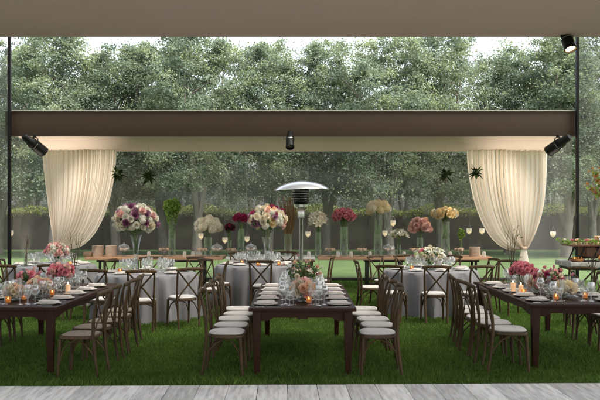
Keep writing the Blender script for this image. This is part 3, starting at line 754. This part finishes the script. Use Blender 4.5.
# back-table vases: px, py(head), half w, half h (px), vase, kinds, bloom r, D
BD = 17.3; k1 = BD / F
def back(px, py, hw, hh, vh, vr, kinds, n, br, label, fol=60, name='vase_of_flowers', fol_m=None, vase='cylinder', stems=14, folsize=.07, D=None):
    D = D or BD
    arrangement(name, label, X(px, D), D, BH, vase, vh, vr, at_head(px, py, D, BH), hw * k1, hh * k1, kinds, n, br, fol, folsize, stems, fol_m)
back(172, 205, 9.5, 9, .86, .085, [('hydrangea', 'palegreen')], 0, .06, 'ball of trailing lime green foliage in tall glass cylinder', 1100, 'vase_of_foliage', M_fol2, stems=34, folsize=.06)
back(208, 225.5, 11.5, 8, .42, .09, [('hydrangea', 'cream'), ('hydrangea', 'cream'), ('hydrangea', 'white')], 14, .10, 'cream hydrangeas in a glass vase left of the dark red flowers', 40)
back(229.5, 228, 4.5, 4.5, .36, .05, [('rose', 'dark'), ('rose', 'magenta')], 14, .05, 'small dark red flowers between cream hydrangeas and magenta bunch', 50)
back(241, 218.5, 7.2, 4, .62, .075, [('rose', 'magenta')], 20, .06, 'magenta roses in a tall glass cylinder', 40, stems=22)
back(318, 221, 7, 7.5, .55, .07, [('lily', 'cream'), ('bud', 'cream'), ('lily', 'white')], 20, .10, 'pale cream lilies in a glass vase right of the heater pole', 60, fol_m=M_fol2, stems=24)
back(344, 216, 11, 6.5, .66, .095, [('rose', 'pink'), ('dahlia', 'pink')], 30, .075, 'bright pink peonies in a tall glass cylinder', 90, stems=26)
back(378, 208.5, 10.5, 6.2, .98, .10, [('hydrangea', 'cream'), ('hydrangea', 'gold'), ('hydrangea', 'cream')], 15, .10, 'cream hydrangeas topping the tallest glass cylinder', 40, stems=26)
back(399, 235, 8.5, 4, .26, .04, [('lily', 'white')], 9, .09, 'small vase of white orchids beneath a hanging candle cup', 24, fol_m=M_fol2, stems=6)
back(420, 226.5, 10, 6.5, .42, .07, [('dahlia', 'blush'), ('dahlia', 'peach'), ('rose', 'blush')], 16, .10, 'peach dahlias in a glass vase left of the golden roses', 30, stems=10)
back(445, 214, 12.5, 5.6, .78, .11, [('rose', 'gold'), ('rose', 'cream'), ('rose', 'gold')], 34, .075, 'golden cream roses in the wide tall glass cylinder', 90, stems=28)
back(461, 233, 4.5, 6, .20, .05, [('bud', 'palegreen')], 3, .03, 'small leafy green plant beside the right plate stack', 90, 'potted_plant', M_fol2, vase='bowl', stems=8)
hop = [o_ for o_ in COL.objects if o_.name.startswith('vase_of_foliage') and not o_.parent][0]
qz = rng.random(700); qa = rng.random(700) * 6.283; qr = .03 + .15 * qz ** 1.3 * rng.random(700) ** .4
part('trailing_foliage', leaf_mesh('trailing_foliage', np.stack([np.cos(qa) * qr, np.sin(qa) * qr, .42 + .62 * qz], 1), .055, M_fol2), hop)
# dried grasses behind the heater
t = thing('vase_of_grasses', 'tall brown dried grasses in a glass vase behind the heater', 'dried grasses', (X(288, BD + .1), BD + .1, BH))
part('vase', vase_mesh('cylinder', .5, .09), t); b = MB()
for k in range(130):
    a = random.random() * 6.28; s = random.random() ** .6 * .26; h = random.uniform(.95, 1.42)
    b.tube([(math.cos(a) * .03, math.sin(a) * .03, .05), (math.cos(a) * s * .4, math.sin(a) * s * .4, h * .5), (math.cos(a) * s, math.sin(a) * s, h)], [.005, .006, .003], 4)
part('grasses', b.mesh('grasses', M_dry), t)
# centre pieces of the long tables
zt = TH + .001
arrangement('flower_bowl', 'low vase of big peach roses at the front of the centre long table', X(303, 8.62), 8.62, zt, 'bowl', .10, .08, .145, .125, .075, [('rose', 'peach'), ('rose', 'cream'), ('rose', 'cream'), ('rose', 'blush')], 14, .07, 40, .06)
arrangement('flower_vase', 'loose pink and red flowers with greenery on the centre long table', X(303, 9.15), 9.15, zt, 'cylinder', .16, .06, .31, .20, .19, [('rose', 'pink'), ('bud', 'pink'), ('rose', 'blush'), ('rose', 'peach'), ('bud', 'peach'), ('bud', 'palegreen'), ('rose', 'cream'), ('lily', 'white')], 22, .038, 210, .055, stems=18, loose=.8)
arrangement('flower_bowl', 'low pink and peach flowers at the far end of the centre long table', X(305, 10.05), 10.05, zt, 'bowl', .10, .08, .15, .17, .09, [('rose', 'peach'), ('rose', 'pink'), ('rose', 'cream'), ('rose', 'blush')], 18, .055, 90, .06)
arrangement('flower_vase', 'pink peonies with green leaves at the far end of the left long table', X(61, 9.75), 9.75, zt, 'cylinder', .15, .06, .245, .15, .09, [('rose', 'pink'), ('dahlia', 'pink'), ('rose', 'blush')], 22, .055, 90, .06)
arrangement('flower_vase', 'pink tulip like flowers in dark leaves nearest the left frame edge', X(29, 9.35), 9.35, zt, 'cylinder', .15, .06, .225, .12, .085, [('bud', 'pink'), ('rose', 'pink'), ('bud', 'blush')], 16, .05, 100, .06, loose=.5)
arrangement('flower_bowl', 'low red, orange and yellow flowers on the left long table', X(40, 9.0), 9.0, zt, 'bowl', .10, .08, .14, .15, .08, [('rose', 'pink'), ('rose', 'gold'), ('rose', 'peach'), ('rose', 'peach'), ('rose', 'cream'), ('rose', 'magenta')], 20, .05, 90, .06)
arrangement('flower_bowl', 'low cream roses at the front of the left long table', X(14, 8.7), 8.7, zt, 'bowl', .08, .07, .10, .12, .07, [('rose', 'cream'), ('rose', 'peach'), ('rose', 'white')], 16, .05, 40, .05)
arrangement('flower_vase', 'round bunch of bright pink peonies on the right long table', X(522, 9.95), 9.95, zt, 'cylinder', .16, .07, .255, .145, .09, [('rose', 'pink'), ('dahlia', 'pink')], 26, .055, 60, .06)
arrangement('flower_vase', 'loose pink and magenta flowers with greenery on the right long table', X(551, 9.35), 9.35, zt, 'cylinder', .15, .06, .20, .21, .13, [('rose', 'pink'), ('rose', 'blush'), ('bud', 'pink'), ('rose', 'cream'), ('rose', 'pink'), ('rose', 'magenta'), ('bud', 'peach')], 28, .045, 170, .06, loose=.6)
arrangement('flower_bowl', 'low cream hydrangea in a bowl at the front of the right long table', X(565, 8.95), 8.95, zt, 'bowl', .09, .07, .12, .11, .06, [('hydrangea', 'cream'), ('rose', 'cream'), ('rose', 'gold')], 12, .06, 40, .05)
arrangement('flower_bowl', 'low cream and peach flowers between the pink bunches of the right table', X(536, 9.65), 9.65, zt, 'bowl', .09, .06, .12, .10, .06, [('rose', 'cream'), ('rose', 'peach')], 12, .05, 40, .05)
for px, py, D, zb, lb in ((26, 236, 13.9, RTZ, 'bare thin twigs in a vase at the far left'), (74, 233, 10.2, TH, 'bare thin twigs with red buds before the left curtain'),
                          (512, 226, 10.6, TH, 'tall bare thin twigs before the right curtain'), (592, 250, 9.2, TH, 'dark thin twigs in a vase at the right frame edge')):
    x = X(px, D)
    t = thing('twig_vase', lb, 'twigs', (x, D, zb + .001), group='vases of bare twigs'); h = Z(py, D) - zb
    part('vase', vase_mesh('cylinder', .15, .04), t); b = MB()
    for k in range(5):
        a = random.uniform(0, 6.28); s = random.uniform(.05, .16)
        p = [(math.cos(a) * s * q * q + .01 * math.sin(q * 9 + k), math.sin(a) * s * q, .02 + h * random.uniform(.96, 1) * q) for q in (0, .25, .5, .75, 1)]
        b.tube(p, [.005, .005, .004, .003, .002], 5)
        for q in (2, 3): b.tube([p[q], Vector(p[q]) + Vector((random.uniform(-.08, .08), random.uniform(-.06, .06), random.uniform(.08, .16)))], [.003, .0015], 4)
    part('twigs', b.mesh('twigs', M_twig), t)
    v = rng.normal(size=(26, 3)) * np.array([.08, .06, .2]) + np.array([0, 0, h * .55]); part('foliage', leaf_mesh('twig_leaf', v, .03, M_foliage), t)

# candles on tables
for i, (px, D, lb) in enumerate(((309, 8.45, 'amber votive candle right of the peach roses on the centre table'),
        (297, 9.6, 'amber votive candle behind the flowers on the centre table'), (313, 9.7, 'amber votive candle right of the far flowers on the centre table'))):
    votive(X(px, D), D, zt, lb)
for px, D, lb in ((24, 8.75, 'amber votive candle by the cream roses of the left table'), (52, 9.2, 'amber votive candle right of the red flowers on the left table'), (8, 8.45, 'amber votive candle at the left frame edge'),
        (524, 8.95 + .3, 'amber votive candle left of the pink flowers on the right table'), (556, 8.75, 'amber votive candle before the cream hydrangea bowl'), (585, 8.9, 'amber votive candle near the right frame edge')):
    votive(X(px, D), D, zt, lb)
for px, D, lb in ((513, 9.6, 'peach pillar candle left of the pink peonies on the right table'), (521, 9.3, 'shorter looking peach pillar candle before the pink peonies'),
        (68, 9.35, 'peach pillar candle beside the pink peonies of the left table')):
    pillar(X(px, D), D, zt, lb)
for px, D, lb in ((258, 13.95, 'orange votive candle at the near middle of the peach bouquet table'), (279, 14.1, 'orange votive candle at the near right of the peach bouquet table'), (242, 14.5, 'orange votive candle at the left of the peach bouquet table'),
        (129, 12.1, 'orange votive candle at the near left of the purple bouquet table'), (150.5, 12.15, 'orange votive candle at the near middle of the purple bouquet table'), (120, 12.4, 'orange votive candle at the left of the purple bouquet table'),
        (444, 12.85, 'orange votive candle at the right of the flower bowl, right round table'), (412, 13.0, 'orange votive candle at the left of the flower bowl, right round table'), (70, 14.1, 'orange votive candle on the far left round table')):
    votive(X(px, D), D, RTZ, lb)

# ------------------------------------------------------------------ round tables under cloths
def cloth_mesh(seed):
    Rt, Ht = .80, .75; b = MB()
    def fn(u, v):
        a = u * 2 * math.pi
        if v < .4:
            r = Rt * v / .4; return (math.cos(a) * r, math.sin(a) * r, Ht)
        q = (v - .4) / .6
        fold = (.060 * math.sin(a * 17 + seed + .9 * math.sin(a * 3)) + .030 * math.sin(a * 29 + seed * 2)) * q ** .6
        r = Rt + .012 + .05 * q + fold + (.012 * math.sin(q * math.pi))
        if q < .04: r = Rt + .01
        return (math.cos(a) * r, math.sin(a) * r, max(.012, Ht - .006 - (Ht - .012) * q + .006 * (1 - q)))
    b.sheet(fn, 150, 24); bmesh.ops.remove_doubles(b.bm, verts=b.bm.verts, dist=.0004)
    return b.mesh('tablecloth', M_cloth, 65)
DIRS = ['the right', 'the far right', 'the far', 'the far left', 'the left', 'the near left', 'the near middle', 'the near right']
for i, ((x, y), nm, lb) in enumerate(((T1, 'purple bouquet table', 'round table in a pale grey cloth under the purple and white bouquet'), (T2, 'peach bouquet table', 'round table in a pale grey cloth under the peach bouquet'),
        (T3, 'right round table', 'round table in a pale grey cloth behind the right long table'), (T4, 'far left round table', 'round table in a white cloth at the far left'))):
    t = thing('round_table', lb, 'table', (x, y, 0), group='round tables in cloths')
    part('tablecloth', cloth_mesh(i * 1.7), t)
    for k in range(8):
        a = k * math.pi / 4 + .2
        place(x + .58 * math.cos(a), y + .58 * math.sin(a), RTZ - .001, a + math.pi, f'{DIRS[k]} seat' if k != 2 else 'the farthest seat', nm, cutlery=False, flute=True)

# ------------------------------------------------------------------ patio heater
t = thing('patio_heater', 'tall steel patio heater with wide dome behind the centre table', 'patio heater', (X(301, 12.6), 12.6, 0)); t.scale = (1.04, 1.04, 1.012)
part('dome', MB().lathe([(0, 2.245), (.06, 2.24), (.2, 2.215), (.32, 2.165), (.405, 2.105), (.41, 2.095), (.40, 2.098), (.31, 2.155), (.18, 2.2), (0, 2.222)], 40, M=Matrix.Rotation(R(-2.2), 3, 'Y')).mesh('heater_dome', M_steel), t, (.092, 0, 0), (0, 0, 0), (1.1, 1.1, 1))
b = MB(); b.lathe([(0, 1.86), (.10, 1.86), (.118, 1.88), (.13, 2.09), (.118, 2.11), (0, 2.11)], 28)
bn = part('burner', b.mesh('heater_burner', M_black), t)
for k in range(5): b = MB(); b.lathe([(.131 - .0025 * (4 - k), 1.9 + k * .042), (.136 - .0025 * (4 - k), 1.905 + k * .042), (.131 - .0025 * (4 - k), 1.91 + k * .042)], 28); part('mesh_ring', b.mesh('heater_ring', M_steel), bn)
part('collar', MB().lathe([(0, 1.79), (.085, 1.79), (.118, 1.81), (.122, 1.852), (.11, 1.858), (0, 1.858)], 28).mesh('heater_collar', M_steel), t)
part('control_box', MB().box((0, -.01, 1.70), (.11, .11, .16), .02).mesh('heater_control', M_steel), t)
part('pole', MB().lathe([(.033, .85), (.033, 1.7), (.04, 1.71)], 18).mesh('heater_pole', M_steel), t)
part('tank_housing', MB().lathe([(0, .03), (.24, .03), (.245, .05), (.245, .76), (.23, .80), (.05, .86), (0, .86)], 32).mesh('heater_tank', M_blackg), t)
part('base', MB().lathe([(0, 0), (.27, 0), (.27, .028), (0, .028)], 32).mesh('heater_base', M_black), t)

# ------------------------------------------------------------------ back tables with desserts
def back_table(xa, xb, D, label, top_m, legx):
    t = thing('dessert_table', label, 'table', ((xa + xb) / 2, D, 0), group='dessert tables along the back')
    L = xb - xa
    b = MB()
    for k in range(3): b.box((0, -.27 + k * .27, BH - .035), (L, .268, .07), .006)
    part('tabletop', b.mesh('dessert_top', top_m), t)
    for lx in legx:
        x = lx - (xa + xb) / 2; b = MB()
        b.box((x, 0, BH - .10), (.9, .5, .05), .004)
        part('under_frame', b.mesh('under_frame', M_blackg), t)
        for s in (-1, 1):
            for q in (-1, 1):
                part('leg', MB().box((x + q * .38, s * .2, (BH - .12) / 2), (.05, .05, BH - .124), .004).mesh('trestle_leg', M_blackg), t)
        part('stretcher', MB().box((x, -.2, .13), (.7, .03, .04), .003).mesh('stretcher', M_blackg), t)
back_table(X(86, 17), X(223, 17), BD, 'pale wood dessert table on the left below the plate stacks', M_lightwood, (X(118, 17.2), X(187, 17.2)))
back_table(X(318, 17), X(491.5, 17), BD, 'longer pale wood dessert table on the right', M_lightwood, (X(384, 17.2), X(458, 17.2)))
back_table(X(226, 17), X(315, 17), BD + .02, 'white topped dessert table in the middle behind the heater', M_plate, (X(251, 17.2), X(294, 17.2)))
# plate stacks
SP = MB().lathe([(0, .001), (.10, .001), (.128, .004), (.131, .009), (.129, .0135), (.12, .0145), (.08, .006), (0, .005)], 22).mesh('stacked_plate', M_tan)
for px, nm, n_ in ((98, 'left plate stack on the left dessert table', 15), (111.5, 'right plate stack on the left dessert table', 15), (474.5, 'plate stack at the right end of the dessert tables', 13)):
    for k in range(n_):
        single('stacked_plate', SP, f'tan plate in the {nm}', 'plate', (X(px, BD - .12) + random.uniform(-.003, .003), BD - .12, BH + k * .0165), 0, f'plates of the {nm}')
o = single('napkin_stack', MB().box((0, 0, .05), (.2, .2, .1), .03).mesh('napkin_stack', M_cream), 'pale rounded pile of cloth left of the plate stacks', 'napkins', (X(88.5, BD - .1), BD - .1, BH)); 
# glass stands, cloches, trays
def stand_mesh():
    st = MB().lathe([(0, .004), (.07, .004), (.06, .012), (.014, .03), (.012, .09), (.05, .115), (.145, .12), (.15, .13), (.145, .13), (0, .127)], 24).mesh('cake_stand_glass', M_vase)
    dome = MB().lathe([(.13, .131), (.132, .2), (.11, .245), (.05, .27), (.012, .275), (.012, .285), (.02, .3), (0, .312)], 24).mesh('cake_dome', M_glass)
    return st, dome
ST, DOME = stand_mesh()
CAKE = MB().lathe([(0, 0), (.028, 0), (.032, .01), (.03, .035), (.02, .05), (0, .054)], 12).mesh('small_cake', M_cream)
for i, (px, dm_, dy, lb) in enumerate(((124, 1, -.1, 'domed glass cake stand right of the two plate stacks'), (164, 0, -.12, 'glass stand of small cakes under the green foliage ball'),
        (202, 0, -.2, 'glass cake stand below the cream hydrangeas on the left'), (217, 1, -.15, 'domed glass cake stand between cream and dark red flowers'), (231, 0, -.2, 'glass cake stand below the small dark red flowers'), (251, 1, -.12, 'domed glass cake stand left of the peach bouquet vase'),
        (330, 0, -.15, 'glass cake stand right of the lilies'), (362, 0, -.15, 'glass cake stand right of the pink peonies'), (389, 1, -.12, 'domed glass cake stand below the white orchids'), (414, 0, -.16, 'glass cake stand below the peach dahlias'), (436, 0, -.18, 'glass cake stand left of the golden rose cylinder'), (459, 0, -.14, 'glass cake stand below the small green plant'))):
    t = thing('cake_stand', lb, 'cake stand', (X(px, BD + dy), BD + dy, BH), group='glass cake stands on the back tables')
    part('stand', ST, t)
    if dm_: part('dome', DOME, t)
    for k in range(7):
        a = k * 6.283 / 6; r = .085 if k < 6 else 0
        o = single('small_cake', CAKE, f'small cream cake on the {lb}', 'cake', (t.location.x + r * math.cos(a), t.location.y + r * math.sin(a), BH + .131), 0, 'small cakes on the ' + lb)
JAR = MB().lathe([(0, .003), (.035, .003), (.04, .02), (.04, .09), (.03, .105), (.032, .12), (.028, .12), (0, .118)], 14).mesh('candle_jar', M_votive)
for px, lb in ((149, 'left of the green foliage vase'), (184.5, 'right of the green foliage vase'), (193, 'left of the cream hydrangea vase'), (240, 'below the magenta roses'), (309, 'left of the lilies'), (338, 'left of the pink peony vase'), (351, 'right of the pink peony vase'), (370, 'left of the tallest cylinder'), (404, 'right of the white orchids'), (450, 'right of the golden rose cylinder'), (484, 'at the right end of the dessert tables')):
    single('glass_jar', JAR, f'small milky glass jar {lb}', 'jar', (X(px, BD - .3), BD - .3, BH), 0, 'small glass jars on the dessert tables')

# ------------------------------------------------------------------ hanging candle cups and air plants
HC = MB().lathe([(0, -.16), (.02, -.15), (.075, -.09), (.09, -.02), (.082, .04), (.075, .04), (.08, -.02), (.06, -.085), (0, -.12)], 18).mesh('hanging_cup', M_votive)
HCW = MB().lathe([(0, -.11), (.05, -.09), (.06, -.05), (0, -.05)], 14).mesh('hanging_wax', mat('lit_wax', (.9, .85, .7), .5, emit=(1, .82, .55), estr=.35))
for px, py, D, lb in ((11, 233, 17.3, 'hanging candle cup beside the left black post'), (201, 236, 18.0, 'hanging candle cup before the cream hydrangeas'), (225, 240, 18.0, 'hanging candle cup by the dark red flowers'), (247, 239, 18.0, 'hanging candle cup below the magenta roses'),
        (308, 234, 18.0, 'hanging candle cup between heater pole and lilies'), (393, 223, 17.9, 'hanging candle cup above the white orchids'), (385, 233, 18.3, 'hanging candle cup seen beside the tallest cylinder'), (469, 231, 17.9, 'left of two hanging candle cups by the right curtain'),
        (482, 231, 17.9, 'right of two hanging candle cups by the right curtain'), (553, 234, 17.6, 'hanging candle cup right of the right curtain')):
    t = thing('hanging_candle_cup', lb, 'hanging candle', (X(px, D), D, Z(py, D) + .03), group='hanging milky candle cups')
    part('cup', HC, t); part('wax', HCW, t); t.scale = (.72, .72, .72)
    zz = ((fz0 + .09) - t.location.z) / .72; b = MB()
    for k in range(3): a = k * 2.094; b.tube([(.08 * math.cos(a), .08 * math.sin(a), .035), (0, 0, .2)], .0014, 4)
    b.tube([(0, 0, .2), (0, 0, zz)], .0013, 4); part('wire', b.mesh('hang_wire', M_steel), t)
def spiky(seed):
    b = MB(); random.seed(seed)
    for k in range(30):
        a = random.random() * 6.28; e = random.uniform(-.9, 1.2); L = random.uniform(.13, .26)
        dv = Vector((math.cos(a) * math.cos(e), math.sin(a) * math.cos(e), math.sin(e)))
        sd = dv.cross(Vector((0, 0, 1))).normalized() * .034; dn = Vector((0, 0, -.05 * random.random()))
        p = [dv * .02, dv * L * .5 + sd * 1.1, dv * L + dn, dv * L * .5 - sd * 1.1]; b.poly(p)
        p = [dv * .02, dv * L * .45 + Vector((0, 0, .02)), dv * L + dn, dv * L * .45 - Vector((0, 0, .012))]; b.poly(p)
    b.lathe([(0, -.06), (.045, -.04), (.055, 0), (.04, .045), (0, .055)], 10)
    return b.mesh('spiky_leaves', M_air)
for i, (px, py, lb) in enumerate(((118, 174, 'dark spiky hanging plant at the left curtain edge'), (148.5, 176, 'dark spiky hanging plant right of the left curtain'), (446, 175, 'dark spiky hanging plant left of the right curtain'), (476.5, 173, 'dark spiky hanging plant overlapping the right curtain'))):
    D = 16.3; t = thing('hanging_air_plant', lb, 'hanging plant', (X(px, D), D, Z(py, D)), i * 1.1, group='dark hanging plants')
    part('leaves', spiky(20 + i), t)
    part('roots', MB().tube([(0, 0, -.03), (.02, 0, -.09), (.0, .02, -.14)], [.02, .012, .003], 5).mesh('roots', M_twig), t)
    part('wire', MB().tube([(0, 0, .03), (0, 0, fz0 - .10 - Z(py, D))], .0014, 4).mesh('plant_wire', M_twig), t)
random.seed(77)

# ------------------------------------------------------------------ stone counter with food on the right
KX, KD, KH = X(571, 12.75), 12.75, .90
t = thing('stone_counter', 'pale stone counter on a black frame at the right edge', 'counter', (KX, KD, 0))
part('top', MB().box((1.3, .4, KH - .04), (2.6, .8, .085), .006).mesh('counter_top', M_stone), t)
b = MB(); b.box((1.3, .4, KH - .11), (2.5, .7, .05), .004); part('frame', b.mesh('counter_frame', M_blackg), t)
for x in (.06, 2.5):
    for y in (.08, .72): part('leg', MB().box((x, y, (KH - .14) / 2), (.06, .06, KH - .144), .004).mesh('counter_leg', M_blackg), t)
for z in (.3,): part('stretcher', MB().box((1.3, .08, z), (2.4, .04, .05), .004).mesh('counter_stretcher', M_blackg), t)
t = thing('food_riser', 'black iron riser with red brown wooden box under the serving board', 'riser', (KX + .56, KD + .34, KH + .003))
b = MB(); b.box((.40, .02, .165), (1.28, .40, .165), .012); part('box', b.mesh('riser_box', M_traywood), t)
part('shelf', MB().box((.40, .02, .07), (1.32, .46, .02), .004).mesh('riser_shelf', M_black), t)
for x in (-.34, -.1, 1.0):
    for y in (-.22, .24):
        part('iron_leg', MB().tube([(x - .06, y, .0), (x + .06, y, .258)], .013, 6).mesh('riser_leg', M_black), t)
part('iron_brace', MB().tube([(-.40, -.22, .02), (.0, -.22, .03)], .011, 6).mesh('riser_brace', M_black), t)
t = thing('serving_board', 'long wooden serving board with herbs on top of the iron riser', 'board', (KX + .6, KD + .34, KH + .267))
part('board', MB().box((.1, 0, .012), (1.3, .5, .022), .005).mesh('serving_board', M_traywood), t)
n = 260; v = np.stack([-.66 + .85 * rng.random(n), -.26 + .5 * rng.random(n), .03 + .10 * rng.random(n) * (.4 + .6 * rng.random(n))], 1)
o = part('herb_garnish', leaf_mesh('herb_garnish', v + np.array([KX + .6, KD + .34, KH + .275]), .06, M_fol2)); tag(o, 'green and white herb garnish spilling off the serving board', 'herbs')
for k in range(14):
    single('garnish_flower', bloom_mesh('rose', ('white', 'pink', 'peach')[k % 3]), f'small {("white", "pink", "peach")[k % 3]} flower among the herbs on the serving board', 'flower', (KX + .02 + .075 * k, KD + .12 + .3 * random.random(), KH + .36), 0, f'{("white", "pink", "peach")[k % 3]} flowers on the serving board').scale = (.04, .04, .04)
def loaf(L, r):
    b = MB(); b.tube([(-L / 2, 0, r * .8), (-L / 2 + .02, 0, r * .85), (-L / 4, .01, r), (0, .014, r), (L / 4, .01, r), (L / 2 - .02, 0, r * .85), (L / 2, 0, r * .8)], [r * .3, r * .7, r, r * 1.05, r, r * .7, r * .3], 12, flat=.85)
    return b.mesh('bread_loaf', M_bread)
LF = loaf(.24, .05)
for x, y, z, rz, lb in ((.70, .1, KH + .30, .4, 'golden bread roll on the serving board, left one'), (.86, .2, KH + .30, -.3, 'golden bread roll on the serving board, right one'), (.78, .2, KH + .385, .1, 'golden bread roll on top of two others')):
    single('bread_roll', LF, lb, 'bread', (KX + x, KD + y, z), rz, 'bread rolls on the serving board')
t = thing('bread_plate', 'white oval plate before the red brown box', 'plate', (KX + .72, KD + .12 - .02, KH + .003)); part('dish', MB().lathe([(0, .004), (.16, .004), (.22, .025), (.225, .03), (.16, .012), (0, .01)], 28).mesh('bread_dish', M_plate), t); t.scale = (1.2, .45, 1)
for x, rz, lb in ((.60, .3, 'bread loaf at the left of the oval plate'), (.74, -.2, 'bread loaf in the middle of the oval plate'), (.86, .15, 'bread loaf at the right of the oval plate')):
    single('bread_loaf', LF, lb, 'bread', (KX + x, KD + .1, KH + .03), rz, 'bread loaves on the oval plate')
t = thing('copper_dish', 'small metal dish with lit candles at the left end of counter', 'dish', (KX + .16, KD + .16, KH + .003)); part('bowl', MB().lathe([(0, .004), (.09, .004), (.13, .06), (.135, .06), (.095, .004), (0, .0)], 24).mesh('copper_bowl', mat('copper_metal', (.5, .24, .12), .3, metal=1)), t)
for k, (dx, lb) in enumerate(((-.04, 'amber votive candle in the left of the metal dish'), (.05, 'amber votive candle in the right of the metal dish'))): votive(KX + .16 + dx, KD + .16, KH + .010, lb)
t = thing('amber_jar', 'amber glass jar behind the bread rolls at the right edge', 'jar', (KX + .60, KD + .42, KH + .292)); part('glass', MB().lathe([(0, .004), (.05, .004), (.055, .02), (.055, .10), (.045, .12), (.045, .13)], 16).mesh('amber_jar', M_amber), t); part('lid', MB().lathe([(.048, .131), (.048, .142), (0, .142)], 16).mesh('amber_jar_lid', M_wax), t)
CH = MB().box((0, 0, .022), (.07, .05, .044), .008).mesh('cheese_block', mat('pale_cheese', (.75, .62, .36), .6, rnd=.2))
for k in range(9):
    single('cheese_block', CH, 'pale cheese block among the herbs on the serving board', 'cheese', (KX + .12 + .1 * k, KD + .16 + .1 * random.random(), KH + .291), random.random() * 3, 'cheese blocks on the serving board')
# tall branch arrangement just outside the frame, its leaves reaching in
t = thing('branch_vase', 'tall vase with orange and green leafy branches at the right edge', 'branches', (KX + 1.15, KD + .55, KH + .003))
part('vase', vase_mesh('cylinder', .55, .1), t); b = MB(); P = []
for k in range(9):
    a = math.pi + random.uniform(-1.0, 1.0); s = random.uniform(.35, .85); h = random.uniform(1.1, 1.85)
    p = [Vector((math.cos(a) * s * q ** 1.6, math.sin(a) * s * .5 * q, .05 + h * q - .25 * q ** 3)) for q in (0, .25, .5, .75, 1)]
    b.tube(p, [.008, .007, .006, .004, .002], 5); P += [p[3] * (1 - f) + p[4] * f for f in np.linspace(0, 1, 30)] + [p[2] * (1 - f) + p[3] * f for f in np.linspace(.4, 1, 14)]
part('branches', b.mesh('branches', M_twig), t)
P = np.array([list(p) for p in P]); P = P + rng.normal(size=P.shape) * .035
part('leaves', leaf_mesh('branch_leaves', P, .09, [M_fol2, add_translucent(mat('orange_leaf', (.35, .13, .03), .5, island=.3), (.5, .2, .03), .3)], mi=rng.integers(0, 2, len(P))), t)
